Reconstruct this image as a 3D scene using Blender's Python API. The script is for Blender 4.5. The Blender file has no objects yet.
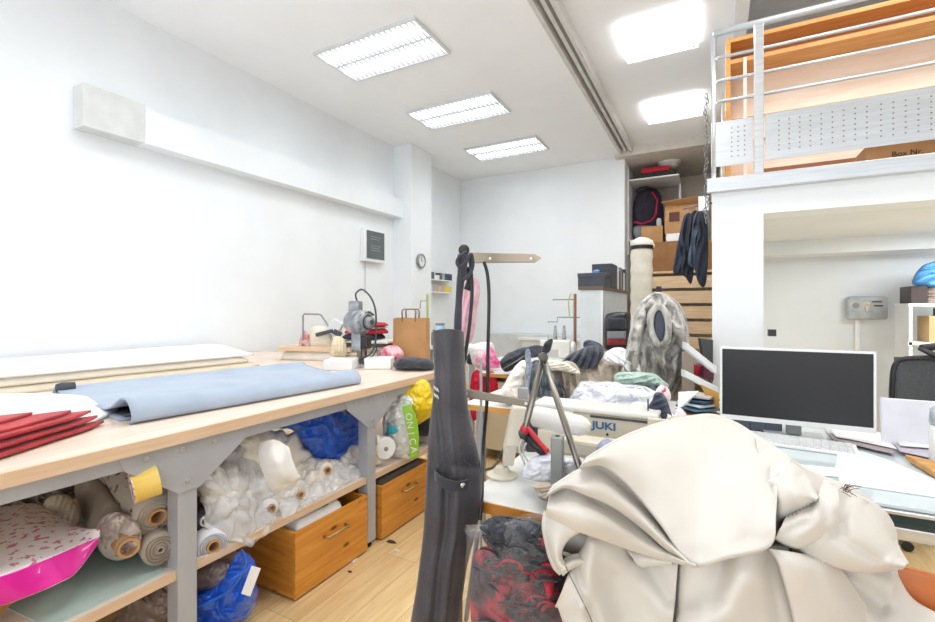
import bpy, bmesh, math, random
import numpy as np
from mathutils import Vector, Matrix, noise
random.seed(7)
S = bpy.context.scene
COL = S.collection
# ------------------------------------------------------------------ camera, world, light
F, CX, HY, H = 460.0, 467.5, 308.0, 1.35          # focal length in px, centre, horizon row, eye height
YAW = math.radians(28.0)
FW = (-math.sin(YAW), math.cos(YAW)); RT = (math.cos(YAW), math.sin(YAW))
cam = bpy.data.cameras.new('camera'); camo = bpy.data.objects.new('camera', cam); COL.objects.link(camo)
cam.sensor_width = 36; cam.lens = F / 935 * 36; cam.shift_y = -3 / 935; cam.clip_start = .05
camo.location = (0, 0, H); camo.rotation_euler = (math.pi / 2, 0, YAW)
S.camera = camo
S.view_settings.view_transform = 'Standard'; S.view_settings.look = 'None'
S.view_settings.gamma = 1; S.view_settings.use_curve_mapping = False
S.view_settings.exposure = -0.05
w = bpy.data.worlds.new('World'); S.world = w; w.use_nodes = True
w.node_tree.nodes['Background'].inputs[0].default_value = (.93, .96, 1, 1)
w.node_tree.nodes['Background'].inputs[1].default_value = 0.8
def area(name, loc, size, power, rot=(0, 0, 0), col=(.93, .97, 1)):
    l = bpy.data.lights.new(name, 'AREA'); l.shape = 'RECTANGLE'; l.size, l.size_y = size
    l.energy = power; l.color = col
    o = bpy.data.objects.new(name, l); o.location = loc; o.rotation_euler = rot; COL.objects.link(o); return o
LOUVRES = [(-2.67, 3.35), (-2.67, 4.79), (-2.67, 6.24), (-2.67, 1.9), (-2.67, .45)]
SQUARES = [(-.42, 4.42), (-.42, 6.12), (-.42, 2.7), (-.42, 1.0)]
area('shopfront_fill', (-.3, -2.3, 1.9), (6.5, 3.0), 120, (math.radians(125), 0, 0), (.95, .98, 1))  # added fill at the open front, tilted up to brighten the ceiling

# ------------------------------------------------------------------ helpers
def P(px, py, d):
    lat = (px - CX) / F * d
    return Vector((d * FW[0] + lat * RT[0], d * FW[1] + lat * RT[1], H - (py - HY) / F * d))
def G(px, py, z): return P(px, py, (z - H) * F / (HY - py))
def ratio(px):
    r = (px - CX) / F
    return FW[0] + r * RT[0], FW[1] + r * RT[1]
def PY(px, py, Y): return P(px, py, Y / ratio(px)[1])
def PX(px, py, X): return P(px, py, X / ratio(px)[0])
def lin(h):
    h = h.lstrip('#'); v = [int(h[i:i + 2], 16) / 255 for i in (0, 2, 4)]
    return tuple((c / 12.92 if c <= .04045 else ((c + .055) / 1.055) ** 2.4) for c in v) + (1,)
MATS = {}
def mat(name, col, rough=.6, metal=0, col2=None, nscale=8, bump=0, bscale=60, alpha=1, trans=0, coat=0, emit=0, stretch=None, sheen=0, lo=.35, hi=.65, detail=4):
    if name in MATS: return MATS[name]
    m = bpy.data.materials.new(name); m.use_nodes = True; N = m.node_tree.nodes; L = m.node_tree.links
    b = N['Principled BSDF']
    b.inputs['Base Color'].default_value = lin(col); b.inputs['Roughness'].default_value = rough
    b.inputs['Metallic'].default_value = metal; b.inputs['Alpha'].default_value = alpha
    b.inputs['Transmission Weight'].default_value = trans; b.inputs['Coat Weight'].default_value = coat
    b.inputs['Sheen Weight'].default_value = sheen
    if emit:
        b.inputs['Emission Color'].default_value = lin(col); b.inputs['Emission Strength'].default_value = emit
    tc = N.new('ShaderNodeTexCoord'); mp = N.new('ShaderNodeMapping')
    if stretch: mp.inputs['Scale'].default_value = stretch
    L.new(tc.outputs['Object'], mp.inputs[0])
    n = N.new('ShaderNodeTexNoise'); n.inputs['Scale'].default_value = nscale; n.inputs['Detail'].default_value = detail
    L.new(mp.outputs[0], n.inputs['Vector'])
    r = N.new('ShaderNodeValToRGB'); r.color_ramp.elements[0].position = lo; r.color_ramp.elements[1].position = hi
    r.color_ramp.elements[0].color = lin(col)
    r.color_ramp.elements[1].color = lin(col2) if col2 else tuple(min(1, c * .9) for c in lin(col)[:3]) + (1,)
    L.new(n.outputs['Fac'], r.inputs[0]); L.new(r.outputs[0], b.inputs['Base Color'])
    if bump:
        n2 = N.new('ShaderNodeTexNoise'); n2.inputs['Scale'].default_value = bscale; n2.inputs['Detail'].default_value = 3
        L.new(mp.outputs[0], n2.inputs['Vector'])
        bp = N.new('ShaderNodeBump'); bp.inputs['Strength'].default_value = bump; bp.inputs['Distance'].default_value = .01
        L.new(n2.outputs['Fac'], bp.inputs['Height']); L.new(bp.outputs[0], b.inputs['Normal'])
    MATS[name] = m; return m
def wood(name, c1, c2, c3, axis='Y', knots=True, rough=.4, plank=None, sc=1.0):
    """grained timber: stretched noise streaks, darker knots, board seams"""
    if name in MATS: return MATS[name]
    m = bpy.data.materials.new(name); m.use_nodes = True; N = m.node_tree.nodes; L = m.node_tree.links
    b = N['Principled BSDF']; b.inputs['Roughness'].default_value = rough
    tc = N.new('ShaderNodeTexCoord'); mp = N.new('ShaderNodeMapping')
    mp.inputs['Scale'].default_value = {'X': (1.2, 14, 14), 'Y': (14, 1.2, 14), 'Z': (14, 14, 1.2)}[axis]
    L.new(tc.outputs['Object'], mp.inputs[0])
    n = N.new('ShaderNodeTexNoise'); n.inputs['Scale'].default_value = 3 * sc; n.inputs['Detail'].default_value = 6; n.inputs['Distortion'].default_value = .6
    L.new(mp.outputs[0], n.inputs['Vector'])
    r = N.new('ShaderNodeValToRGB'); r.color_ramp.elements[0].position = .33; r.color_ramp.elements[1].position = .68
    r.color_ramp.elements[0].color = lin(c2); r.color_ramp.elements[1].color = lin(c1)
    L.new(n.outputs['Fac'], r.inputs[0]); out = r.outputs[0]
    if knots:
        mk = N.new('ShaderNodeMapping'); mk.inputs['Scale'].default_value = {'X': (4, 9, 9), 'Y': (9, 4, 9), 'Z': (9, 9, 4)}[axis]
        L.new(tc.outputs['Object'], mk.inputs[0])
        v = N.new('ShaderNodeTexVoronoi'); v.inputs['Scale'].default_value = 1.3; L.new(mk.outputs[0], v.inputs['Vector'])
        kr = N.new('ShaderNodeValToRGB'); kr.color_ramp.elements[0].position = .06; kr.color_ramp.elements[1].position = .17
        kr.color_ramp.elements[0].color = (1, 1, 1, 1); kr.color_ramp.elements[1].color = (0, 0, 0, 1)
        L.new(v.outputs['Distance'], kr.inputs[0])
        mx = N.new('ShaderNodeMixRGB'); L.new(kr.outputs[0], mx.inputs[0]); L.new(out, mx.inputs[1]); mx.inputs[2].default_value = lin(c3); out = mx.outputs[0]
    if plank:
        br = N.new('ShaderNodeTexBrick'); mb = N.new('ShaderNodeMapping'); mb.inputs['Rotation'].default_value = (0, 0, math.pi / 2)
        L.new(tc.outputs['Object'], mb.inputs[0]); L.new(mb.outputs[0], br.inputs['Vector'])
        br.inputs['Scale'].default_value = 1; br.inputs['Brick Width'].default_value = plank[0]; br.inputs['Row Height'].default_value = plank[1]
        br.inputs['Mortar Size'].default_value = .0012; br.inputs['Color1'].default_value = (1, 1, 1, 1); br.inputs['Color2'].default_value = (.86, .82, .78, 1)
        br.inputs['Mortar'].default_value = (.55, .42, .3, 1)
        mm = N.new('ShaderNodeMixRGB'); mm.blend_type = 'MULTIPLY'; mm.inputs[0].default_value = 1
        L.new(out, mm.inputs[1]); L.new(br.outputs['Color'], mm.inputs[2]); out = mm.outputs[0]
    L.new(out, b.inputs['Base Color']); MATS[name] = m; return m

def newbm(): return bmesh.new()
def box(bm, x0, x1, y0, y1, z0, z1, M=None):
    vs = [bm.verts.new(Vector(p)) for p in ((x0,y0,z0),(x1,y0,z0),(x1,y1,z0),(x0,y1,z0),(x0,y0,z1),(x1,y0,z1),(x1,y1,z1),(x0,y1,z1))]
    for f in ((3,2,1,0),(4,5,6,7),(0,1,5,4),(1,2,6,5),(2,3,7,6),(3,0,4,7)): bm.faces.new([vs[i] for i in f])
    if M is not None:
        for v in vs: v.co = M @ v.co
    return vs
def prism(bm, pts, dv):
    """closed polygon pts (world), extruded by vector dv"""
    a = [bm.verts.new(Vector(p)) for p in pts]; b = [bm.verts.new(Vector(p) + Vector(dv)) for p in pts]; n = len(a)
    bm.faces.new(a[::-1]); bm.faces.new(b)
    for i in range(n): bm.faces.new((a[i], a[(i + 1) % n], b[(i + 1) % n], b[i]))
def frames(pts):
    pts = [Vector(p) for p in pts]; out = []; up = None
    for i, p in enumerate(pts):
        t = (pts[min(i + 1, len(pts) - 1)] - pts[max(i - 1, 0)]).normalized()
        if up is None: up = Vector((0, 0, 1)) if abs(t.z) < .9 else Vector((1, 0, 0))
        s = t.cross(up).normalized(); up = s.cross(t).normalized(); out.append((p, s, up))
    return out
def tube(bm, pts, r, n=10, caps=True, flat=1):
    rs = r if isinstance(r, (list, tuple)) else [r] * len(pts); rings = []
    for (p, s, u), rr in zip(frames(pts), rs):
        rings.append([bm.verts.new(p + (s * math.cos(2*math.pi*k/n) + u * flat * math.sin(2*math.pi*k/n)) * rr) for k in range(n)])
    for a, b in zip(rings, rings[1:]):
        for k in range(n): bm.faces.new((a[k], a[(k+1) % n], b[(k+1) % n], b[k]))
    if caps: bm.faces.new(rings[0][::-1]); bm.faces.new(rings[-1])
def ring_tube(bm, a, b, ro, ri, n=28):
    """hollow cardboard-core style cylinder"""
    prof = []; (p0, s, u), (p1, _, _) = frames([a, b])
    for p, rr in ((p0, ro), (p1, ro), (p1, ri), (p0, ri)):
        prof.append([bm.verts.new(p + (s * math.cos(2*math.pi*k/n) + u * math.sin(2*math.pi*k/n)) * rr) for k in range(n)])
    for i in range(4):
        q, r_ = prof[i], prof[(i + 1) % 4]
        for k in range(n): bm.faces.new((q[k], q[(k+1) % n], r_[(k+1) % n], r_[k]))
def lathe(bm, c, prof, n=28, axis=(0, 0, 1)):
    """prof: list of (radius, height along axis)"""
    ax = Vector(axis).normalized(); s = ax.orthogonal().normalized(); u = ax.cross(s); rings = []
    for r, h in prof:
        rings.append([bm.verts.new(Vector(c) + ax * h + (s * math.cos(2*math.pi*k/n) + u * math.sin(2*math.pi*k/n)) * max(r, 1e-4)) for k in range(n)])
    for a, b in zip(rings, rings[1:]):
        for k in range(n): bm.faces.new((a[k], a[(k+1) % n], b[(k+1) % n], b[k]))
    bm.faces.new(rings[0][::-1]); bm.faces.new(rings[-1])
def cat(p, t):
    """Catmull-Rom on a list of arrays"""
    n = len(p); x = t * (n - 1); i = min(int(x), n - 2); f = x - i
    a, b, c, d = p[max(i-1, 0)], p[i], p[i+1], p[min(i+2, n-1)]
    return .5 * ((2*b) + (-a + c)*f + (2*a - 5*b + 4*c - d)*f*f + (-a + 3*b - 3*c + d)*f**3)
def curve(pts, n):
    a = [np.array(p, float) for p in pts]
    return [cat(a, i / (n - 1)) for i in range(n)]
def grid(bm, pts, nv, nu, closed_u=False):
    vs = [bm.verts.new(p) for p in pts]
    for j in range(nv - 1):
        for i in range(nu if closed_u else nu - 1):
            a, b = j*nu + i, j*nu + (i+1) % nu
            bm.faces.new((vs[a], vs[b], vs[b + nu], vs[a + nu]))
    return vs
def ridg(v, s, o=0): return 1 - abs(noise.noise(v * s + Vector((o, o*1.7, 0)))) * 2
def crump(v, s):
    d1 = noise.voronoi(v * s, distance_metric='DISTANCE')[0]
    w2 = v + Vector((noise.noise(v * s), noise.noise(v * s + Vector((9, 0, 0))), 0)) * (.35 / s)
    d2 = noise.voronoi(w2 * s * 2.1, distance_metric='DISTANCE')[0]
    return min(.5, d1[1] - d1[0]) * 1.3 + min(.5, d2[1] - d2[0]) * .55 - .35
def puff(bm, outline, d, bulge, back=None, tilt=(0, 0), n=None, crinkle=(0, 10), fold=None, smooth=True, p=2.2, q=2.0, nr=22, nt=96, ctr=None, sharp=0, outl_noise=0):
    """a soft closed body: outline in picture directions at distance d, swelling towards and away from the eye.
    fold=(dx,dy,period_px,amp) soft directed folds; crinkle=(amp m, scale) ridged wrinkles"""
    O = [np.array(o, float) for o in outline]; d = float(d)
    if smooth:
        O2 = O + [O[0]]; m = len(O2); pts = []
        for i in range(nt):
            t = i / nt * (m - 1); k = int(t); f = t - k
            a, b, c, e = O[(k-1) % len(O)], O[k % len(O)], O[(k+1) % len(O)], O[(k+2) % len(O)]
            pts.append(.5*((2*b) + (-a+c)*f + (2*a-5*b+4*c-e)*f*f + (-a+3*b-3*c+e)*f**3))
    else:
        pts = []
        for i in range(nt):
            t = i / nt * len(O); k = int(t); f = t - k; pts.append(O[k] * (1-f) + O[(k+1) % len(O)] * f)
    c = np.mean(pts, axis=0) if ctr is None else np.array(ctr, float)
    if outl_noise:
        pts = [q_ + (q_ - c) * outl_noise * (noise.noise(Vector((q_[0]*.09, q_[1]*.09, d*7))) + .25*noise.noise(Vector((q_[0]*.16, q_[1]*.16, d*3)))) for q_ in pts]
    back = bulge if back is None else back
    seed = d * 13 + c[0] * .1
    def vert(px, r, side):
        h = max(0., 1 - r**p) ** (1 / q)
        dd = (d if d > 0 else d / ratio(px[0])[0]) + tilt[0]*(px[0]-c[0]) + tilt[1]*(px[1]-c[1]) + (-bulge if side > 0 else back) * h
        w_ = P(px[0], px[1], dd); k = 0
        if crinkle[0]:
            if len(crinkle) > 2: k += crinkle[0] * 1.5 * crump(w_ + Vector((seed, 0, 0)), crinkle[1]) * min(1, (1 - r) * 6 + .25)
            else: k += crinkle[0] * (ridg(w_, crinkle[1], seed) - .6 + .5 * (ridg(w_, crinkle[1]*2.3, seed+5) - .6)) * min(1, (1 - r) * 5 + .15)
        if fold:
            u = (px[0]*fold[0] + px[1]*fold[1]) / fold[2] + 1.2 * noise.noise(w_ * 5 + Vector((seed, 0, 0)))
            k += fold[3] * (1 - abs(math.sin(u * math.pi))**.7 * 1.4) * min(1, (1-r)*4)
        dd -= k * (1 if side > 0 else -1)
        return P(px[0], px[1], dd)
    rs = [math.sin(j / nr * math.pi / 2) for j in range(1, nr + 1)]
    def half(side):
        cv = bm.verts.new(vert(c, 0, side)); rings = []
        for r in rs[:-1]: rings.append([bm.verts.new(vert(c + (o - c) * r, r, side)) for o in pts])
        return cv, rings
    rim = [bm.verts.new(vert(o, 1, 1)) for o in pts]
    for side in (1, -1):
        cv, rings = half(side); rings.append(rim)
        for k in range(nt):
            f = (cv, rings[0][(k+1) % nt], rings[0][k]); bm.faces.new(f if side < 0 else f[::-1])
            for a, b in zip(rings, rings[1:]):
                f = (a[k], a[(k+1) % nt], b[(k+1) % nt], b[k]); bm.faces.new(f if side < 0 else f[::-1])
WM = {}
def finish(o, label=None, cat_=None, group=None, kind=None):
    if label: o['label'] = label
    if cat_: o['category'] = cat_
    if group: o['group'] = group
    if kind: o['kind'] = kind
    return o
def obj(name, bm, m, parent=None, smooth=False, bevel=0, sub=0, thick=0, label=None, cat_=None, group=None, kind=None, local=False, seg=2):
    bmesh.ops.recalc_face_normals(bm, faces=bm.faces)
    me = bpy.data.meshes.new(name); o = bpy.data.objects.new(name, me); COL.objects.link(o)
    if parent is not None:
        if not local: bm.transform(WM[parent].inverted())
        o.parent = parent; WM[o] = WM[parent]
    else:
        xs = [v.co for v in bm.verts]; lo = [min(v[i] for v in xs) for i in range(3)]; hi = [max(v[i] for v in xs) for i in range(3)]
        c = Vector(((lo[0]+hi[0])/2, (lo[1]+hi[1])/2, lo[2])); T = Matrix.Translation(c)
        bm.transform(T.inverted()); o.location = c; WM[o] = T
    if smooth:
        for f in bm.faces: f.smooth = True
    bm.to_mesh(me); bm.free()
    for mm in (m if isinstance(m, (list, tuple)) else [m]): me.materials.append(mm)
    if bevel:
        b = o.modifiers.new('bevel', 'BEVEL'); b.width = bevel; b.segments = seg; b.limit_method = 'ANGLE'; b.angle_limit = .6
    if thick:
        s = o.modifiers.new('solidify', 'SOLIDIFY'); s.thickness = thick; s.offset = 0
    if sub:
        s = o.modifiers.new('subsurf', 'SUBSURF'); s.levels = s.render_levels = sub
    return finish(o, label, cat_, group, kind)
def thing(name, label, cat_, loc=(0, 0, 0), rz=0, group=None, rot=None):
    o = bpy.data.objects.new(name, None); COL.objects.link(o); o.location = loc
    e = rot if rot else (0, 0, rz); o.rotation_euler = e; o.empty_display_size = .1
    from mathutils import Euler
    WM[o] = Matrix.Translation(Vector(loc)) @ Euler(e).to_matrix().to_4x4()
    return finish(o, label, cat_, group)
def bx(name, dims, m, parent=None, **k):
    bm = newbm(); box(bm, *dims); return obj(name, bm, m, parent, **k)
def copy_tree(o, loc=None, rz=None, label=None, parent=None, rot=None):
    c = o.copy(); COL.objects.link(c)
    if parent: c.parent = parent
    if loc is not None: c.location = loc
    if rz is not None: c.rotation_euler = (0, 0, rz)
    if rot is not None: c.rotation_euler = rot
    if label: c['label'] = label
    for ch in list(o.children): copy_tree(ch, parent=c)
    return c
def text(name, s, size, m, M, parent, extrude=.0008, shear=0, bold=0):
    cu = bpy.data.curves.new(name, 'FONT'); cu.body = s; cu.size = size; cu.extrude = extrude; cu.align_x = 'CENTER'; cu.align_y = 'CENTER'; cu.shear = shear; cu.offset = bold
    o = bpy.data.objects.new(name, cu); COL.objects.link(o); cu.materials.append(m)
    bpy.context.view_layer.update()
    me = bpy.data.meshes.new_from_object(o.evaluated_get(bpy.context.evaluated_depsgraph_get())); bpy.data.objects.remove(o); bpy.data.curves.remove(cu)
    me.name = name; o = bpy.data.objects.new(name, me); COL.objects.link(o)
    o.parent = parent; o.matrix_local = WM[parent].inverted() @ M; return o

# ------------------------------------------------------------------ materials
WALL = mat('white_wall_paint', '#EFF3F6', .85, col2='#EBEFF2', nscale=2)
CEIL = mat('ceiling_paint', '#F7F9FB', .85, col2='#F4F6F8', nscale=2)
GREYW = mat('pale_grey_paint', '#E6EAEC', .85, col2='#E0E4E6', nscale=2)
WARMW = mat('warm_alcove_paint', '#E2D8CB', .85, col2='#DBD0C1', nscale=2)
FLOORM = wood('oak_laminate_floor', '#F2D8A6', '#E4C189', '#B98A4E', 'Y', False, .35, plank=(1.25, .19))
TABLE_TOP = mat('pale_laminate', '#EBDACB', .4, col2='#E0CDBB', nscale=6, stretch=(6, .6, 1))
TABLE_EDGE = mat('laminate_edge', '#E0C3A6', .5, col2='#D6B696', nscale=10, stretch=(6, .6, 6))
STEEL = mat('grey_painted_steel', '#B6B9C0', .4, .2, col2='#AEB1B8', nscale=5)
BRUSH = mat('brushed_steel', '#DADDE0', .3, .8, col2='#CDD1D5', nscale=14, stretch=(.3, 5, 5))
CHROME = mat('polished_chrome', '#C5C8CB', .2, 1, nscale=4)
DARKMET = mat('dark_steel', '#5F5C58', .35, .7, nscale=10)
PINE = wood('orange_pine', '#DE9B42', '#C97F2A', '#6E3A12', 'Y', True, .35)
PINEX = wood('orange_pine_side', '#DE9B42', '#C97F2A', '#6E3A12', 'X', True, .35)
OAK = wood('oak_edge', '#D9A35C', '#C48A43', '#8a5a22', 'X', False, .45)
SLATW = wood('slat_timber', '#E9CFAE', '#D9B88F', '#7a5a3c', 'X', False, .6)
WHITEP = mat('white_plastic', '#F2F3F3', .35, nscale=3)
CREAMP = mat('cream_machine_enamel', '#E4DDCB', .3, col2='#DAD2BE', nscale=4, coat=.3)
WHITEM = mat('white_machine_enamel', '#F0EEE8', .28, nscale=4, coat=.4)
BLACKP = mat('black_plastic', '#1D1E21', .4, nscale=5, col2='#26272B')
DGREY = mat('dark_grey_plastic', '#43464A', .45, nscale=5)
GREYP = mat('mid_grey_plastic', '#8D9094', .45, nscale=5)
RED = mat('red_fabric', '#C42D33', .8, col2='#A82028', nscale=14, bump=.3, bscale=200, sheen=.2)
CARD = mat('brown_cardboard', '#B98D60', .8, col2='#AB7F53', nscale=6)
KRAFT = mat('kraft_paper', '#BE9161', .7, col2='#AE8152', nscale=6, bump=.3, bscale=30)
CORE = mat('cardboard_core', '#C8A076', .8, col2='#B88E63', nscale=10)
CREAM = mat('cream_upholstery_fabric', '#DAD6CF', .75, col2='#D3CDC4', nscale=3, bump=.12, bscale=500, sheen=.15)
BEIGE = mat('beige_cloth', '#D3C6B2', .85, col2='#C5B69F', nscale=6, bump=.2, bscale=300)
WHITEC = mat('white_cloth', '#F2F1F2', .85, col2='#E9E8EA', nscale=6, bump=.2, bscale=300)
OFFWH = mat('off_white_batting', '#F0EBDD', .9, col2='#E6DFCD', nscale=6, bump=.3, bscale=120)
NAVY = mat('navy_cloth', '#252C3D', .75, col2='#323B50', nscale=12, bump=.3, bscale=200, sheen=.3)
BLACKC = mat('black_cloth', '#23262D', .75, col2='#363B45', nscale=14, bump=.3, bscale=200, sheen=.2)
PINKC = mat('pale_pink_cloth', '#EFC9D5', .8, col2='#DCA9B9', nscale=40, bump=.2, bscale=200)
HOTP = mat('hot_pink_cloth', '#E2307E', .6, col2='#F0A3C4', nscale=25)
PAPER = mat('white_paper', '#F3F3F1', .7, nscale=3, col2='#E9E9E9')
TAN = mat('tan_panel', '#D8CBB0', .6, nscale=3, col2='#CDBFA2')
# ------------------------------------------------------------------ the room
def struct(name, dims, m, **k):
    bm = newbm()
    for d in (dims if isinstance(dims[0], (list, tuple)) else [dims]): box(bm, *d)
    return obj(name, bm, m, kind='structure', **k)
struct('floor', (-4.1, 3.6, -2.4, 8.95, -.1, 0), FLOORM)
struct('wall_left', (-4.25, -4.1, -2.4, 7.6, 0, 4.0), WALL)
struct('wall_back', (-4.1, -1.2, 7.45, 7.6, 0, 4.0), WALL)
struct('wall_alcove_left', (-1.32, -1.2, 7.6, 8.95, 0, 4.0), WALL)
struct('wall_alcove_back', (-1.32, 1.2, 8.95, 9.1, 0, 4.0), WARMW)
struct('wall_alcove_right', (.1, .22, 5.95, 8.95, 0, 4.0), WARMW)
struct('wall_right', (3.6, 3.75, -2.4, 8.95, 0, 4.4), WALL)
struct('ceiling', (-4.1, -1.25, -2.4, 7.45, 3.70, 3.95), CEIL)
struct('ceiling_right', (-1.25, .16, -2.4, 7.3, 3.80, 3.95), CEIL)
struct('ceiling_alcove', (-1.32, .22, 7.3, 8.95, 3.66, 3.95), mat('alcove_ceiling_shaded', '#DCD5CD', .9))  # beige-grey colour carries the brown shadow of the unlit alcove ceiling
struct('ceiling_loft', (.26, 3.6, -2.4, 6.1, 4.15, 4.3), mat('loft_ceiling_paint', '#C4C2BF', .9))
struct('trim_1', ((-1.25, -1.215, -2.4, 7.45, 3.705, 3.80), (-1.18, -1.145, -2.4, 7.45, 3.73, 3.80), (-1.10, -1.06, -2.4, 7.45, 3.70, 3.80)), mat('ceiling_rib_paint', '#DAD8D4', .6))
struct('trim_2', (.16, .26, -2.4, 6.1, 3.72, 4.3), WALL)
struct('column', (-4.1, -3.79, 5.42, 5.95, 0, 3.70), WALL)
# boxed-in duct along the left wall: flat cover first, then a run with a sloping top
bm = newbm(); box(bm, -4.1, -3.95, 1.606, 2.01, 2.65, 2.96)
obj('trim_3', bm, mat('duct_cover_paint', '#D9DBD9', .7), kind='structure', bevel=.004)
bm = newbm(); prism(bm, [(-4.1, 2.01, 2.65), (-3.945, 2.01, 2.65), (-3.945, 2.01, 2.92), (-4.1, 2.01, 2.97)], (0, 3.41, 0))
obj('trim_4', bm, WALL, kind='structure')
# loft: floor slab, pillar, lintel, walls below and above
struct('pillar_loft', (0, .283, 3.4, 3.62, 0, 2.09), WALL)
struct('wall_loft_front', (.283, 3.6, 3.4, 3.62, 1.94, 2.09), WALL)
struct('wall_loft_left', (.03, .17, 3.615, 5.95, 0, 2.02), GREYW)
struct('wall_loft_back', (.16, 3.6, 5.95, 6.08, 0, 2.02), GREYW)
struct('floor_loft', (0, 3.6, 3.4, 6.08, 2.09, 2.18), GREYW)
struct('ceiling_under_loft', (.16, 3.6, 3.62, 5.95, 2.02, 2.09), GREYW)
struct('trim_5', (.16, 3.6, 5.55, 5.95, 1.88, 2.02), GREYW)
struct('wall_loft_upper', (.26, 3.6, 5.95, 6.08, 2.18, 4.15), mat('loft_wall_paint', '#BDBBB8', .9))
struct('trim_6', (-.03, 3.6, 3.355, 3.4, 2.095, 2.185), BRUSH, bevel=.004)
# small wall marks
# ------------------------------------------------------------------ ceiling lights
TUBE = mat('light_diffuser', '#FFFFFF', .5, emit=1.6); LV = mat('louvre_aluminium', '#B9BEC2', .4, .2)
def louvre_light():
    t = thing('ceiling_light', '', 'ceiling light', (0, 0, 3.7), group='louvred ceiling lights over the cutting table')
    bm = newbm(); a, b = .56, .29
    for d in ((-a, a, -b, -b+.018), (-a, a, b-.018, b), (-a, -a+.018, -b+.018, b-.018), (a-.018, a, -b+.018, b-.018)): box(bm, *d, -.03, 0)
    obj('frame', bm, mat('louvre_frame', '#DADDDF', .4), t, local=True)
    bm = newbm()
    for i in range(1, 4): box(bm, -a+.018, a-.018, -b+i*b/2-.004, -b+i*b/2+.004, -.024, -.006)
    for i in range(1, 20):
        x = -a + i * 2 * a / 20
        for s in range(4):
            y0 = -b + .018 + s * b / 2; y1 = y0 + b/2 - .018
            box(bm, x-.004, x+.004, y0, y1, -.024, -.006, )
    obj('louvre', bm, LV, t, local=True)
    bx('diffuser', (-a+.018, a-.018, -b+.018, b-.018, -.005, -.001), TUBE, t, local=True)
    return t
SQL = mat('square_glass_diffuser', '#FFFFFF', .3, emit=3.5)
def square_light():
    t = thing('ceiling_light', '', 'ceiling light', (0, 0, 3.8), group='square glass ceiling lights by the loft')
    a = .31
    bm = newbm(); box(bm, -a, a, -a, a, -.05, -.042); obj('glass_panel', bm, SQL, t, local=True)
    bx('lamp_box', (-.24, .24, -.24, .24, -.038, 0), WHITEP, t, local=True)
    for sx in (-1, 1):
        for sy in (-1, 1):
            bm = newbm(); lathe(bm, (sx*.27, sy*.27, -.062), [(.007, 0), (.007, .013), (.004, .013), (.004, .062)], 12); obj('bolt', bm, DARKMET, t, local=True)
    return t
names = ['louvred ceiling light nearest the boxed duct, largest of the three in view', 'middle louvred ceiling light in the row of three', 'louvred ceiling light closest to the back wall',
         'louvred ceiling light above the near end of the cutting table', 'louvred ceiling light nearest the shopfront']
p0 = louvre_light()
for i, (x, y) in enumerate(LOUVRES):
    o = p0 if i == 0 else copy_tree(p0); o.location = (x, y, 3.7); o['label'] = names[i]
names = ['bright square glass ceiling light with four bolts, the nearer one in view', 'square glass ceiling light with four bolts closest to the alcove',
         'square glass ceiling light between the loft and the shopfront', 'square glass ceiling light over the desk, nearest the shopfront']
p0 = square_light()
for i, (x, y) in enumerate(SQUARES):
    o = p0 if i == 0 else copy_tree(p0); o.location = (x, y, 3.8); o['label'] = names[i]
for x, y in LOUVRES: [area('louvre_tube', (x, y + s, 3.6925), (1.04, .05), 11) for s in (-.14, .14)]
for x, y in SQUARES: area('square_lamp', (x, y, 3.735), (.44, .44), 15)
for x, y, e in ((1.9, 4.6, 7), (.9, 4.9, 5)): pass
area('under_loft_fill', (2.2, 4.6, 2.0), (1.2, .6), 60)  # added fill, no fixture here; brightens the wall under the loft
area('loft_fill', (1.6, 2.9, 4.1), (1.6, .8), 50, col=(1, .95, .9))  # added fill without a fixture, lightens the loft shelf panels
q = PX(671, 146, -.35)
t = thing('round_ceiling_lamp', 'unlit round white ceiling lamp in the alcove', 'ceiling light', (-.6, 7.95, 3.66))
bm = newbm(); lathe(bm, (0, 0, 0), [(.17, 0), (.17, -.02), (.15, -.035)], 32); obj('lamp_base', bm, WHITEP, t, local=True)
bm = newbm(); lathe(bm, (0, 0, -.035), [(.145, 0), (.13, -.03), (.09, -.055), (.02, -.065)], 32); obj('glass_dome', bm, mat('dull_dome', '#D8D4CE', .3), t, local=True, smooth=True)

# ------------------------------------------------------------------ loft railing, shelves
t = thing('loft_railing', 'brushed steel railing with perforated panel along the loft edge', 'railing', (0, 3.38, 2.18))
bm = newbm(); tube(bm, [(.01, 3.38, 3.125), (3.6, 3.38, 3.125)], .022, 14); tube(bm, [(.01, 3.38, 3.125), (.01, 5.9, 3.125)], .02, 12); obj('handrail', bm, BRUSH, t, smooth=True)
for x in (.256, 1.5, 2.7):
    bx('post', (x-.025, x+.025, 3.36, 3.40, 2.18, 3.11), BRUSH, t, bevel=.003)
bm = newbm(); tube(bm, [(.01, 3.38, 2.18), (.01, 3.38, 3.11)], .014, 10); obj('post', bm, BRUSH, t, smooth=True)
for y in (4.2, 5.0, 5.85):
    bx('post', (-.005, .025, y-.02, y+.02, 2.09, 3.11), BRUSH, t)
for k, z in enumerate((2.96, 2.81, 2.675)):
    bm = newbm(); tube(bm, [(.03, 3.375, z), (3.6, 3.375, z)], .010, 10)
    tube(bm, [(.03, 3.375, z), (.015, 3.39, z-.01), (.01, 3.43, z-.05), (.01, 3.6, z-.05), (.01, 5.9, z-.05)], .010, 8); obj('rail', bm, BRUSH, t, smooth=True)
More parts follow.
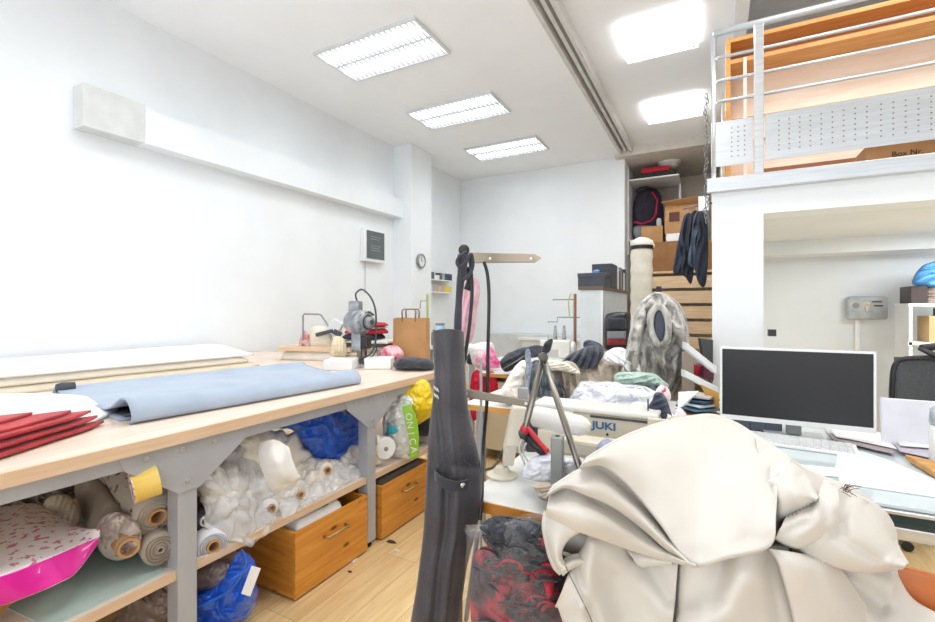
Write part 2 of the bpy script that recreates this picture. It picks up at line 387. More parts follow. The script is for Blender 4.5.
# perforated panels: real sheet with hole marks recessed dark discs
bm = newbm(); box(bm, -.005, .225, 3.372, 3.376, 2.26, 2.545); box(bm, .29, 3.6, 3.372, 3.376, 2.26, 2.545)
pp = obj('perforated_panel', bm, BRUSH, t)
bm = newbm()
for i in range(34):
    x = .36 + i * .052 + (.0 if i < 9 else .01)
    for j in range(7):
        z = 2.315 + j * .03
        lathe(bm, (x, 3.3705, z), [(.0045, 0), (.0045, .0012)], 8, (0, 1, 0))
for i in range(3):
    for j in range(7): lathe(bm, (.11 + i*.035, 3.3705, 2.315 + j*.03), [(.0045, 0), (.0045, .0012)], 8, (0, 1, 0))
obj('perforation', bm, mat('hole_dark', '#8a8075', .7), pp)['kind'] = 'stuff'
t = thing('shelf_unit', 'orange wooden panelled shelf unit on the loft behind the railing', 'shelf unit', (1.8, 4.1, 2.18))
PIX = wood('loft_pine_panel', '#FAEADB', '#F5DDC6', '#a0622c', 'X', False, .5); PIB = wood('loft_pine_board', '#DFA766', '#C98C48', '#8a4d1a', 'X', False, .5)
bx('back_panel', (.12, 3.5, 4.16, 4.19, 2.18, 3.33), PIX, t)
for z in (2.64, 2.82): bx('rail_strip', (.14, 3.5, 4.13, 4.16, z, z+.012), PIX, t)
for z, dpt in ((3.14, .27), (3.30, .27)): bx('shelf_board', (.12, 3.5, 4.16-dpt, 4.16, z, z+.03), PIB, t, bevel=.002)
bx('side_panel', (.09, .12, 3.89, 4.19, 2.18, 3.33), PIB, t)
bx('side_panel', (.20, .22, 3.87, 3.9, 2.18, 3.16), PIX, t)
bm = newbm(); box(bm, .84, 1.22, 3.5, 3.75, 2.185, 2.36)
t = thing('cardboard_box', 'brown cardboard box marked Box Nr. on the loft floor', 'box', (1.0, 3.6, 2.18)); 
bx('carton', (.80, 1.25, 3.5, 3.8, 2.181, 2.30), CARD, t)
text('lettering', 'Box Nr.', .042, mat('print_black', '#1b1715', .6), Matrix.Translation((.985, 3.498, 2.236)) @ Matrix.Rotation(math.pi/2, 4, 'X'), t)
bx('wooden_plank', (.26, .76, 3.52, 3.60, 2.181, 2.25), mat('red_brown_timber', '#B0734E', .6), label='reddish brown plank lying on the loft floor', cat_='plank')
bx('wooden_block', (1.3, 1.7, 3.5, 3.7, 2.181, 2.27), mat('dark_timber', '#8F6038', .6), label='dark wooden block on the loft floor beside the carton', cat_='block')
# chain and cable at the loft corner
bm = newbm()
for i in range(24):
    z = 2.75 - i * .036; x = -.035 + .006 * math.sin(i*1.7); c = (x, 3.42, z)
    pts = [(x + .008*math.cos(a), 3.42 + (.008*math.cos(a) if i % 2 else 0), z + .018*math.sin(a)) for a in np.linspace(0, 2*math.pi, 9)]
    tube(bm, pts, .0035, 6)
obj('chain', bm, mat('chain_metal', '#8d8e90', .3, .8), smooth=True, label='metal chain hanging down the loft corner', cat_='chain')
bx('tag', (-.085, -.02, 3.60, 3.62, 2.03, 2.13), WHITEP, label='small white box fixed by the loft corner above the hanging clothes', cat_='box', bevel=.004)

# ------------------------------------------------------------------ wall things, left
t = thing('wall_display', 'grey wall display in a white casing on the left wall', 'display', (-4.1, 4.9, 1.97))
bx('casing', (-4.1, -4.02, 4.69, 5.12, 1.97, 2.42), WHITEP, t, bevel=.01)
bx('screen', (-4.02, -4.012, 4.73, 5.09, 2.01, 2.38), mat('grey_glass', '#5E6668', .2), t)
bm = newbm()
for k, z in enumerate((2.3, 2.27, 2.18, 2.15, 2.12)): box(bm, -4.011, -4.010, 4.8, 5.02 - .04*(k % 2), z, z+.008)
obj('printed_lines', bm, GREYP, t)['kind'] = 'stuff'
bm = newbm(); tube(bm, [(-4.09, 4.78, 1.97), (-4.09, 4.78, 1.55)], .004, 6); obj('cable', bm, GREYP, label='thin cable running down the wall below the grey display', cat_='cable')
t = thing('wall_clock', 'small round clock with a grey rim on the wall column', 'clock', (-3.79, 5.64, 2.04))
bm = newbm(); lathe(bm, (-3.79, 5.64, 2.04), [(.105, 0), (.105, .035), (.09, .045), (.085, .02), (.0, .02)], 36, (1, 0, 0)); obj('rim', bm, GREYP, t, smooth=True)
bm = newbm(); lathe(bm, (-3.768, 5.64, 2.04), [(.086, 0), (.086, .004)], 32, (1, 0, 0)); obj('dial', bm, WHITEP, t)
bm = newbm(); box(bm, -3.763, -3.761, 5.635, 5.645, 2.04, 2.10); box(bm, -3.763, -3.761, 5.64, 5.685, 2.036, 2.044); obj('hand', bm, BLACKP, t)
for z, lab in ((1.80, 'upper white wall shelf past the column'), (1.60, 'lower white wall shelf past the column')):
    bx('wall_shelf', (-4.1, -3.96, 6.15, 6.95, z, z+.02), WHITEP, label=lab, cat_='shelf')
cols = ['#4a4d50', '#60656a', '#ECECEC', '#E8E8E8', '#5e5a58', '#B4B7B0', '#3e5266', '#33475c', '#394a58']
for i, c in enumerate(cols):
    y = 6.18 + i * .083
    bx('thread_box', (-4.07, -3.98, y, y+.07, 1.821, 1.821 + (.11 if i not in (2, 3) else .07)), mat('thread_box_%d' % i, c, .5), label=['darkest grey', 'mid grey', 'low white', 'low off-white', 'brownish grey', 'pale greenish', 'slate blue', 'deep navy', 'dark teal'][i] + ' thread box on the upper wall shelf', cat_='box', group='thread boxes on the upper wall shelf')
cols = ['#C9C5C0', '#B4ADA6', '#D7B7A2', '#C9AFA0', '#E6D43B', '#E8D98A']
for i, c in enumerate(cols):
    y = 6.2 + i * .12
    bx('spool_box', (-4.07, -3.98, y, y+.11, 1.621, 1.72), mat('spool_box_%d' % i, c, .5), label=['palest grey', 'taupe', 'peach', 'dusty tan', 'strong yellow', 'pale yellow'][i] + ' spool box on the lower wall shelf', cat_='box', group='spool boxes on the lower wall shelf')
# ------------------------------------------------------------------ cutting table
ZT = .91
t = thing('cutting_table', 'long pale laminate cutting table on grey steel legs along the left wall', 'table', (-2.8, 1.4, 0))
bx('tabletop', (-4.05, -1.68, -.9, 3.15, .868, ZT), TABLE_TOP, t, bevel=.002)
bx('edge_band', (-1.682, -1.672, -.9, 3.15, .866, .908), TABLE_EDGE, t)
bx('apron', (-1.74, -1.70, -.9, 3.1, .815, .867), STEEL, t, bevel=.003); bx('apron', (-3.9, -3.86, -.9, 3.1, .815, .867), STEEL, t, bevel=.003)
for y in (1.005, 2.04, -.3):
    bx('leg', (-1.77, -1.70, y-.03, y+.04, .03, .867), STEEL, t, bevel=.004)
    bm = newbm(); prism(bm, [(-1.70, y-.22, .868), (-1.70, y+.25, .868), (-1.70, y+.235, .815), (-1.70, y+.045, .68), (-1.70, y-.03, .68), (-1.70, y-.205, .815)], (.006, 0, 0)); gp = obj('gusset_plate', bm, STEEL, t, bevel=.001)
    for q_ in ((y-.14, .838), (y-.02, .838), (y+.1, .838), (y, .72)):
        bm = newbm(); lathe(bm, (-1.694, q_[0], q_[1]), [(.010, 0), (.010, .004), (.006, .004), (.006, .008)], 6, (1, 0, 0)); obj('bolt', bm, BRUSH, gp)
    bm = newbm(); lathe(bm, (-1.735, y, 0), [(.028, 0), (.028, .012), (.01, .016), (.01, .035)], 16); obj('foot', bm, BLACKP, t)
for y in (1.005, 2.04): bx('leg', (-3.9, -3.83, y-.04, y+.04, 0, .815), STEEL, t)
bx('lower_shelf', (-2.75, -1.715, -.9, 3.05, .365, .398), TABLE_TOP, t, bevel=.002)
bx('edge_band', (-1.715, -1.7115, -.9, 3.05, .365, .398), TABLE_EDGE, t)

# ---- on the table
def sheets(name, lab, cat_, mats, z0, th, x0, x1, y0, y1, group=None):
    for i in range(len(th)):
        j = random.uniform(-.03, .03)
        bm = newbm(); n = 24; rows = []
        for k in range(n + 1):
            y = y0 + (y1 - y0) * k / n
            rows.append(y)
        for k in range(n):
            pass
        box(bm, x0 + j, x1 + j + .02*math.sin(i), y0, y1 + j, z0, z0 + th[i])
        obj(name, bm, mats[i % len(mats)], bevel=min(.018, th[i]*.45), label=lab[i], cat_=cat_, seg=4, group=group); z0 += th[i]
# long folded stack of batting: a soft layered slab
def slab(bm, pts, h0, h1, wob=.006, nx=40, ny=24):
    """quad outline pts (4 ground corners), rounded-edged soft slab"""
    a, b, c, d_ = [Vector((p[0], p[1], 0)) for p in pts]; P_ = []
    prof = [(0, .15, 1), (0, .5, 1), (.008, .85, 1), (.03, 1, 1)]
    for j in range(ny + 1):
        v = j / ny
        for i in range(nx + 1):
            u = i / nx; q = a.lerp(b, u).lerp(d_.lerp(c, u), v)
            e = min(u * (b-a).length, (1-u) * (b-a).length, v * (d_-a).length, (1-v) * (d_-a).length)
            hh = 1 - max(0, 1 - e / .03) ** 2 * .6
            z = h0 + (h1 - h0) * hh + wob * noise.noise(Vector((q.x*3, q.y*3, h0*20)))
            P_.append(Vector((q.x, q.y, z)))
    vs = grid(bm, P_, ny+1, nx+1)
    lo = [bm.verts.new((p.x, p.y, h0)) for p in P_]
    idx = [i for i in range(nx+1)] + [j*(nx+1)+nx for j in range(1, ny+1)] + [ny*(nx+1)+i for i in range(nx-1, -1, -1)] + [j*(nx+1) for j in range(ny-1, 0, -1)]
    for k in range(len(idx)):
        i, j = idx[k], idx[(k+1) % len(idx)]
        bm.faces.new((vs[i], vs[j], lo[j], lo[i]))
    bm.faces.new([lo[i] for i in idx][::-1])
    for v in lo:
        if not v.link_faces: bm.verts.remove(v)
for k, (z0, z1, m, f, lab) in enumerate(((.911, .955, mat('tan_batting', '#E2D8C2', .9), 0, 'lowest cream batting sheet in the long stack by the wall'), (.956, 1.0, mat('ivory_batting', '#EFE8D8', .9), .02, 'middle ivory batting sheet in the long stack by the wall'), (1.001, 1.03, WHITEC, .01, 'topmost white batting sheet in the long stack by the wall'))):
    bm = newbm(); slab(bm, [(-4.04, -.5), (-3.25-f, -.5), (-2.98-f, 2.3-f*4), (-4.04, 2.75-f*4)], z0, z1, .005)
    obj('batting_sheet', bm, m, smooth=True, label=lab, cat_='fabric sheet', group='long batting sheets on the cutting table')

# blue grey double-folded cloth, loft along the table
sec = [(-2.02, .913), (-2.35, .914), (-2.78, .916), (-2.82, .925), (-2.80, .955), (-2.78, .962), (-2.74, .95), (-2.66, .942), (-2.50, .938), (-2.34, .936), (-2.22, .934), (-2.13, .944), (-2.06, .968), (-2.01, .984), (-1.96, .980), (-1.925, .955), (-1.92, .925), (-1.95, .914)]
bm = newbm(); n = 44; rings = []
out = [cat([np.array(s, float) for s in sec], i / 79) for i in range(80)]
inn = []
for k in range(n + 1):
    v = k / n; y = .93 + 1.12 * v
    row = []
    for i, (x, z) in enumerate(out):
        u = (x + 2.82) / .9                       # 0 rear, 1 front
        yy = y + (1-u) * (.10 + .22 * v)
        xx = x + .13 * v * u + (-0.02 + .22*v) * (1-u)
        zz = .912 + (z - .912) * (1 + .25*math.exp(-((v)*6)**2) * (1 if u > .6 else 0)) + .004*noise.noise(Vector((x*4, y*5, 1))) * (z > .92)
        row.append(Vector((xx, yy, zz)))
    rings.append(row)
grid(bm, [p for r in rings for p in r], n+1, 80)
far = [bm.verts.new(p) for p in rings[-1]]; bm.faces.new(far)
obj('blue_grey_cloth', bm, [mat('blue_grey_felt', '#A9B6C8', .8, col2='#9DABBD', nscale=5, bump=.1, bscale=300, sheen=.2)], smooth=True, thick=.009, label='long blue grey felt cloth folded over on the cutting table', cat_='cloth')
bm = newbm()
sec2 = [(-2.76, .955), (-2.62, .940), (-2.45, .930), (-2.3, .924), (-2.16, .922), (-2.05, .93), (-1.99, .95), (-1.975, .965)]
P_ = []
for k in range(30):
    y = .96 + k/29*1.0
    for q_ in curve(sec2, 40):
        u = (q_[0]+2.82)/.9; v = k/29
        P_.append(Vector((q_[0] + .13*v*u + (-.02+.2*v)*(1-u), y + (1-u)*(.10+.2*v), q_[1] - .007)))
grid(bm, P_, 30, 40)
obj('lining_cloth', bm, mat('charcoal_felt', '#4C505A', .9), smooth=True, thick=.008, label='dark charcoal cloth showing inside the blue grey fold', cat_='cloth')
bm = newbm(); lathe(bm, (-2.775, 1.02, .965), [(.02, 0), (.026, .02), (.022, .07)], 16, (.15, 1, 0)); obj('dark_cloth_roll', bm, mat('charcoal_felt', '#4C505A', .9), smooth=True, label='small dark roll end tucked at the rear of the blue grey cloth', cat_='roll')

# white folded cloth at left, red cut pieces in front
bm = newbm()
ctrl = [[(-2.95, -.1, .93), (-2.95, .5, .935), (-2.9, .9, .93), (-2.78, 1.1, .915)],
        [(-2.6, -.1, 1.0), (-2.6, .5, 1.01), (-2.6, .85, .98), (-2.52, 1.13, .918)],
        [(-2.3, -.1, 1.01), (-2.3, .4, 1.02), (-2.3, .75, .98), (-2.25, 1.04, .917)],
        [(-2.16, -.1, .98), (-2.14, .35, .985), (-2.14, .68, .96), (-2.12, .93, .916)],
        [(-2.10, -.1, .92), (-2.08, .3, .925), (-2.08, .62, .92), (-2.07, .84, .914)]]
def surf(ctrl, nv, nu):
    rows = [[np.array(p, float) for p in r] for r in ctrl]; out = []
    for j in range(nv):
        v = j / (nv - 1); col = [cat([r[i] for r in rows], v) for i in range(len(rows[0]))]
        out += [Vector(cat(col, i / (nu - 1))) for i in range(nu)]
    return out
grid(bm, [Vector((p.x, p.y, p.z + .004*noise.noise(p*7))) for p in surf(ctrl, 40, 40)], 40, 40)
obj('white_cloth', bm, WHITEC, smooth=True, thick=.01, label='white folded cloth lying behind the red pieces on the table', cat_='cloth')
for i in range(8):
    z = .9115 + i * .0115; rnd = random.Random(i + 3)
    ex = [0, .05, -.03, .03, -.06, .01, -.05, -.10][i]
    yt = .84 + ex
    ctrl = [[(-2.16, -.3, z), (-2.12 + rnd.uniform(-.03, .02), .35, z), (-2.08, yt - .22, z), (-2.03 , yt, z-.001)],
            [(-1.98, -.3, z+.003), (-1.97, .3, z+.005), (-1.97, .52 + ex*.7, z+.004), (-1.955, yt-.08 , z)],
            [(-1.84, -.3, z+.004), (-1.85, .2, z+.006), (-1.86, .4 + ex, z+.004), (-1.87, .60 + ex, z)],
            [(-1.72 - i*.006, -.3, z), (-1.74 - i*.006, .1, z), (-1.76 - i*.005, .3 + ex, z), (-1.79 - i*.004, .46 + ex, z)]]
    if i == 7: ctrl = [[(p[0]-.02, p[1]-.05, p[2]) for p in r] for r in ctrl]
    bm = newbm(); grid(bm, [Vector((p.x, p.y, p.z + .0022*noise.noise(Vector((p.x*14, p.y*9, i))))) for p in surf(ctrl, 24, 36)], 24, 36)
    obj('red_cloth_piece', bm, RED, smooth=True, thick=.009, label='red cut cloth piece %s the flat pile at the table edge' % ['lowest in', 'second from the bottom in', 'third from the bottom in', 'fourth from the bottom in', 'fourth from the top in', 'third from the top in', 'second from the top in', 'topmost in'][i], cat_='cloth', group='red cloth pieces piled at the table edge')

# ---- electric cutting machine
def cutter():
    o = G(361, 366, ZT); t = thing('cutting_machine', 'grey round-headed electric cloth cutting machine on the cutting table', 'cutting machine', o, rz=.25)
    L = dict(parent=t, local=True)
    bm = newbm(); box(bm, -.13, .16, -.11, .11, .0, .022); obj('base_plate', bm, BRUSH, bevel=.006, **L)
    bm = newbm(); box(bm, -.035, .005, -.012, .012, .02, .22); box(bm, .02, .05, -.02, .02, .02, .20); obj('standard', bm, mat('oily_steel', '#8a7c6d', .35, .8), bevel=.003, **L)
    bm = newbm(); box(bm, -.07, .02, -.05, .05, .13, .32); obj('gear_housing', bm, mat('machine_silver', '#A9ADB1', .4, .6, col2='#7C8084', nscale=14), bevel=.012, **L)
    bm = newbm(); box(bm, .02, .075, -.04, .045, .15, .26); obj('knife_guard', bm, BLACKP, bevel=.004, **L)
    sil = mat('machine_silver', '#A9ADB1', .4, .6)
    bm = newbm(); lathe(bm, (-.11, 0, .38), [(.05, 0), (.085, .015), (.10, .04), (.10, .10), (.108, .105), (.108, .12), (.10, .125), (.10, .17), (.088, .19), (.07, .20), (.07, .225), (.05, .23), (.048, .26), (.03, .27)], 36, (1, -.35, 0)); obj('motor', bm, sil, bevel=.003, **L)
    for k in range(8):
        bm = newbm(); a = k*math.pi/4; ax = Vector((1, -.35, 0)).normalized(); s_ = ax.orthogonal().normalized(); u_ = ax.cross(s_)
        lathe(bm, Vector((-.11, 0, .38)) + ax*.185 + (s_*math.cos(a)+u_*math.sin(a))*.082, [(.006, 0), (.006, .012)], 8, ax); obj('screw', bm, DGREY, **L)
    bm = newbm(); box(bm, -.10, .0, -.045, .04, .46, .56); obj('top_housing', bm, sil, bevel=.012, **L)
    bm = newbm(); tube(bm, curve([(-.03, 0, .54), (-.05, 0, .62), (.01, 0, .66), (.09, -.01, .60), (.14, -.02, .50), (.155, -.03, .38), (.15, -.03, .22), (.10, -.02, .11), (.02, -.1, .06)], 40), .008, 8); obj('cord', bm, DGREY, smooth=True, **L)
    bm = newbm(); tube(bm, curve([(.02, -.03, .2), (.06, -.06, .14), (.09, -.07, .08), (.16, -.06, .12), (.17, -.05, .2)], 24), .006, 8); obj('cord', bm, BLACKP, smooth=True, **L)
    t.scale = (.88, .88, .88)
    bm = newbm(); lathe(bm, Vector((-.11, 0, .38)) + Vector((1, -.35, 0)).normalized()*.225, [(.062, 0), (.066, .003), (.062, .006)], 36, (1, -.35, 0)); lathe(bm, Vector((-.11, 0, .38)) + Vector((1, -.35, 0)).normalized()*.268, [(.02, 0), (.02, .006)], 20, (1, -.35, 0)); obj('face_ring', bm, DGREY, **L)
    bm = newbm(); tube(bm, [(.05, 0, .46), (.09, -.02, .465), (.13, -.03, .44)], .010, 8); obj('lever', bm, DGREY, smooth=True, **L)
cutter()
# white foam boxes
for (x0, x1, yb, hgt, rz, lab, dpt) in ((323, 352, 371, .075, .35, 'low white box in front of the cutting machine', .2), (364, 391, 369.5, .08, .35, 'low white box right of the cutting machine by the black cloth', .16)):
    a, b = G(x0, yb, ZT), G(x1, yb, ZT); Lx = (b-a).length
    bm = newbm(); box(bm, 0, Lx, 0, dpt, .001, hgt, Matrix.Translation(a) @ Matrix.Rotation(math.atan2(b.y-a.y, b.x-a.x), 4, 'Z')); obj('white_box', bm, WHITEP, bevel=.006, label=lab, cat_='box')
# raised board on white folded cloth, with tools
a, b = P(277, 349, 3.75), P(341, 354, 3.75); zb = 1.0
bm = newbm(); slab(bm, [(-3.22, 2.70), (-2.66, 2.86), (-2.74, 3.12), (-3.30, 3.0)], .911, .985, .006); obj('folded_white_cloth', bm, mat('warm_white_cloth', '#F3ECE2', .9), smooth=True, label='white folded cloth under the raised wooden board', cat_='cloth')
bm = newbm(); prism(bm, [(-3.23, 2.66, .988), (-2.61, 2.87, .988), (-2.71, 3.13, .988), (-3.35, 2.95, .988)], (0, 0, .035)); obj('wooden_board', bm, TABLE_EDGE, bevel=.002, label='thick pale wooden board raised on white cloth', cat_='board')
zb = 1.033
t = thing('fabric_press', 'white hand tool with a bent bar handle standing on the wooden board', 'tool', G(322, 349, zb))
bm = newbm(); puff(bm, [(309, 340), (310, 332), (314, 326), (324, 326), (331, 331), (333, 345), (328, 350), (312, 350)], 3.98, .06, n=1, nr=12, nt=48); obj('body', bm, CREAMP, t, smooth=True)
M_ = Matrix.Translation(P(335, 328, 3.94)) @ Matrix.Rotation(.5, 4, 'Z') @ Matrix.Rotation(.5, 4, 'Y')
bm = newbm(); box(bm, -.05, .05, -.04, .04, -.06, .07, M_); obj('head', bm, mat('light_grey_plastic', '#D5D7D8', .4), t, bevel=.006)
bm = newbm(); box(bm, -.02, .052, -.045, -.02, -.045, .0, M_ @ Matrix.Translation((.03, 0, 0))); obj('lever', bm, DGREY, t, bevel=.004)
M_ = Matrix.Translation(P(324, 333, 3.9)) @ Matrix.Rotation(.45, 4, 'Z') @ Matrix.Rotation(-.25, 4, 'Y')
bm = newbm(); box(bm, -.07, .08, -.02, .01, -.016, .016, M_); obj('grip', bm, DGREY, t, bevel=.005)
bm = newbm(); tube(bm, [P(303, 346, 3.95), P(303, 330, 3.95), P(303, 316, 3.95), P(304, 314, 3.95), P(318, 314.3, 3.95), P(321, 315, 3.95), P(330, 328, 3.95), P(334, 336, 3.94)], .008, 8); obj('handle', bm, GREYP, t, smooth=True)
bm = newbm(); puff(bm, [(300, 338), (304, 331), (310, 336), (310, 349), (303, 349.5), (299, 347)], 3.99, .05, crinkle=(.01, 20), nr=10, nt=40); obj('patterned_cloth', bm, mat('red_white_print', '#E6C6C4', .8, col2='#A63A3E', nscale=22), smooth=True, label='red and white printed cloth scrunched at the board end', cat_='cloth')
bm = newbm(); puff(bm, [(331, 353), (332, 342), (337, 336), (345, 340), (347, 352), (345, 357), (334, 357)], 3.78, .07, fold=(1, 0, 3.2, .008), nr=14, nt=60); obj('yarn_skein', bm, mat('cream_yarn', '#EADFC4', .9, col2='#D9CBA8', nscale=20), smooth=True, label='cream yarn skein beside the cutting machine base', cat_='yarn')
# folded stack behind the cutter
zz = .911
stack = [('#D8CDB9', .03), ('#CFC2AD', .02), ('#E5DCCB', .03), ('#C9BBA5', .02), ('#E2D8C6', .03), ('#4A4C50', .02), ('#EDE8DE', .03), ('#2E3644', .045), ('#C22B3A', .045), ('#EBC9CB', .02), ('#BF2F3C', .03)]
labs = ['lowest beige cloth in the stack behind the cutting machine', 'thin tan cloth second from the bottom of the stack', 'cream cloth third from the bottom of the stack', 'tan cloth fourth from the bottom of the stack', 'pale beige cloth below the thin dark layer of the stack', 'thin dark grey cloth between two pale layers of the stack', 'off-white cloth below the dark navy bundle', 'dark navy bundle under the red cloths in the stack', 'thicker red cloth lower of two in the stack', 'thin pink cloth between the two red cloths', 'topmost red cloth of the stack behind the cutting machine']
for i, (c, h) in enumerate(stack):
    cx, cy = -2.50 + (.05 if i > 6 else 0)*-1 + random.uniform(-.02, .02), 3.0 + random.uniform(-.01, .01); wx = (.34 if i < 7 else .24)
    bm = newbm(); slab(bm, [(cx-wx*.6, cy-.12), (cx+wx*.62, cy-.06), (cx+wx*.5, cy+.12), (cx-wx*.65, cy+.08)], zz, zz + h - .001, .004, 16, 10)
    obj('folded_cloth', bm, mat('stack_cloth_%d' % i, c, .9), smooth=True, label=labs[i], cat_='cloth', group='folded cloths stacked behind the cutting machine'); zz += h
bm = newbm(); puff(bm, [(378, 352), (386, 346), (398, 346), (404, 354), (402, 361), (388, 362), (379, 359)], 3.55, .09, crinkle=(.012, 14), nr=14, nt=60); obj('pink_cloth', bm, mat('pink_red_print', '#E9C9CE', .8, col2='#C23B53', nscale=16), smooth=True, label='pink and red patterned cloth bundled before the paper bag', cat_='cloth')
bm = newbm(); puff(bm, [(393, 364), (399, 358), (412, 357), (428, 359), (434, 364), (433, 369), (418, 369.5), (398, 369)], 3.28, .12, crinkle=(.012, 12), nr=14, nt=70); obj('black_cloth', bm, BLACKC, smooth=True, label='black cloth lying flat at the far table corner', cat_='cloth')
# kraft paper bag
def paper_bag():
    o = Vector((-2.13, 3.05, ZT)); t = thing('paper_bag', 'brown kraft paper carrier bag standing on the cutting table', 'bag', o, rz=.30)
    bm = newbm(); W, D, Hh = .135, .06, .36
    a = [(-W, -D), (W, -D), (W, 0), (W, D), (-W, D), (-W, 0)]
    P_ = []
    for j, z in enumerate((0, .02, .12, .24, .33, Hh)):
        for k, (x, y) in enumerate(a):
            pin = (.03 * z / Hh if k in (2, 5) else 0)
            P_.append(Vector((x - math.copysign(pin, x), y * (1 - .15*z/Hh), z + .004*math.sin(k*2+j))))
    grid(bm, P_, 6, 6, True); bm.faces.new([bm.verts.new(Vector((x, y, 0))) for x, y in a])
    obj('bag_body', bm, KRAFT, t, local=True, thick=.002)
    for s in (-1, 1):
        bm = newbm(); tube(bm, [(-.06, s*D*.8, Hh-.03), (-.065, s*D*.8, Hh+.05), (-.055, s*D*.8, Hh+.07), (.04, s*D*.8, Hh+.07), (.05, s*D*.8, Hh+.05), (.045, s*D*.8, Hh-.03)], .0065, 6); obj('handle', bm, mat('brown_paper_cord', '#8F7558', .7), t, local=True, smooth=True)
paper_bag()
# white container with two dark bottles on table behind the bag
# ---- cable on wall / outlet
bx('wall_socket', (-3.79, -3.78, 5.55, 5.63, 1.30, 1.38), WHITEP, label='small white socket on the column low beside the paper bag', cat_='socket', bevel=.003)

# ------------------------------------------------------------------ lower shelf
ZS = .398
bm = newbm(); prism(bm, [(-2.6, .55, ZS+.001), (-1.735, .62, ZS+.001), (-1.735, .95, ZS+.001), (-2.6, 1.2, ZS+.001)], (0, 0, .004)); obj('glass_sheet', bm, mat('pale_green_glass', '#BFD2CC', .25, coat=.3), label='pale green sheet lying on the lower shelf under rolls', cat_='sheet')
AX = Vector((-.969, .247, .03)).normalized()
def roll(name, px, py, d, r, L, mats, lab, core=.4, ax=AX, layers=False, wrap=None, group='fabric rolls on the lower shelf'):
    c = P(px, py, d) if d > 0 else PX(px, py, d); t = thing(name, lab, 'roll', c, group=group)
    bm = newbm(); n = 32; rings = []
    s = ax.orthogonal().normalized(); u = ax.cross(s)
    for j in range(14):
        h = L * j / 13
        rings.append([c + ax*h + (s*math.cos(2*math.pi*k/n) + u*math.sin(2*math.pi*k/n)) * r * (1 + .05*noise.noise(Vector((k*.4*0+math.cos(2*math.pi*k/n)*2, math.sin(2*math.pi*k/n)*2, h*9+px)))) for k in range(n)])
    inner = [[c + ax*h + (s*math.cos(2*math.pi*k/n) + u*math.sin(2*math.pi*k/n)) * r*core for k in range(n)] for h in (.0,)]
    pts = [p for q in inner + rings for p in q]
    grid(bm, pts, 15, n, True); vs = [bm.verts.new(p) for p in rings[-1]]; bm.faces.new(vs)
    obj('wound_fabric', bm, mats[0], t, smooth=True)
    if layers:
        bm = newbm()
        for q in range(1, 4):
            rr = r * (core + (1-core) * q / 4); pts = [c - ax*.003 + (s*math.cos(a) + u*math.sin(a)) * rr*(1+.05*math.sin(3*a+q)) for a in np.linspace(0, 2*math.pi, 33)]
            tube(bm, pts, .0016, 5)
        obj('layer_edge', bm, mats[2], t)
    bm = newbm(); ring_tube(bm, c - ax*.012, c + ax*L*.9, r*core, r*core*.72); obj('core', bm, mats[1], t, smooth=False)
    return t
GREYB = mat('taupe_fabric', '#B5A99B', .85, col2='#A69A8B', nscale=6, bump=.2, bscale=200); PRINT = mat('taupe_print', '#B8AD9F', .85, col2='#5c4f43', nscale=24, lo=.62, hi=.66)
roll('fabric_roll', 157, 516, 1.69, .074, .8, (PRINT, CORE, GREYB), 'roll of taupe fabric dotted with dark marks behind the yellow tape', .42, ax=Vector((-.93, .2, .16)).normalized(), layers=True)
roll('fabric_roll', 128, 547, 1.60, .036, .3, (CORE, CORE, GREYB), 'bare cardboard core poking out of scrunched pale cloth', .93)
roll('fabric_roll', 160, 549, 1.66, .056, .7, (GREYB, GREYB, mat('layer_dark', '#8a7d6c', .9)), 'loosely wound taupe roll lowest beside the table leg', .2, layers=True)
roll('fabric_roll', 213, 546, 1.80, .055, .7, (WHITEC, CORE, mat('layer_blue', '#AAB7C9', .8)), 'white fabric roll with cardboard core right of the near leg', .48, layers=True)
roll('fabric_roll', 205, 520, 1.84, .044, .7, (BLACKP, WHITEP, GREYB), 'black wrapped roll with a pale core above the white roll', .5)
bm = newbm(); puff(bm, [(88, 470), (110, 490), (132, 520), (140, 545), (118, 556), (96, 545), (84, 520), (74, 490), (76, 466)], 1.86, .09, tilt=(-.002, -.003), crinkle=(.012, 9), nr=18, nt=80); obj('taupe_bundle', bm, GREYB, smooth=True, label='smooth taupe cloth bundle left of the dotted roll', cat_='cloth bundle')
bm = newbm(); puff(bm, [(100, 520), (118, 512), (138, 522), (140, 545), (122, 560), (104, 556), (96, 540)], 1.66, .05, crinkle=(.03, 16, 1), nr=34, nt=130); obj('pale_crumpled_cloth', bm, mat('pale_pinkish_cloth', '#D9CCC5', .8, bump=.3, bscale=120), smooth=True, label='pale crumpled cloth around the bare cardboard core', cat_='cloth')
bm = newbm(); puff(bm, [(42, 508), (48, 498), (62, 494), (74, 500), (80, 515), (74, 526), (58, 524), (44, 518)], 1.78, .06, fold=(1, .5, 6, .012), nr=16, nt=70); obj('scrunched_beige_cloth', bm, BEIGE, smooth=True, label='scrunched beige cloth behind the floral packet', cat_='cloth')
DPL = mat('smoky_plastic_film', '#6F6459', .18, col2='#93877A', nscale=10, coat=.5)
bm = newbm(); puff(bm, [(-30, 470), (10, 466), (50, 462), (85, 460), (92, 480), (70, 502), (40, 512), (0, 512), (-30, 520)], 2.05, .12, crinkle=(.04, 11, 1), nr=40, nt=160); obj('plastic_wrapped_bundle', bm, DPL, smooth=True, label='dark plastic-wrapped bundle at the back of the lower shelf', cat_='bundle')
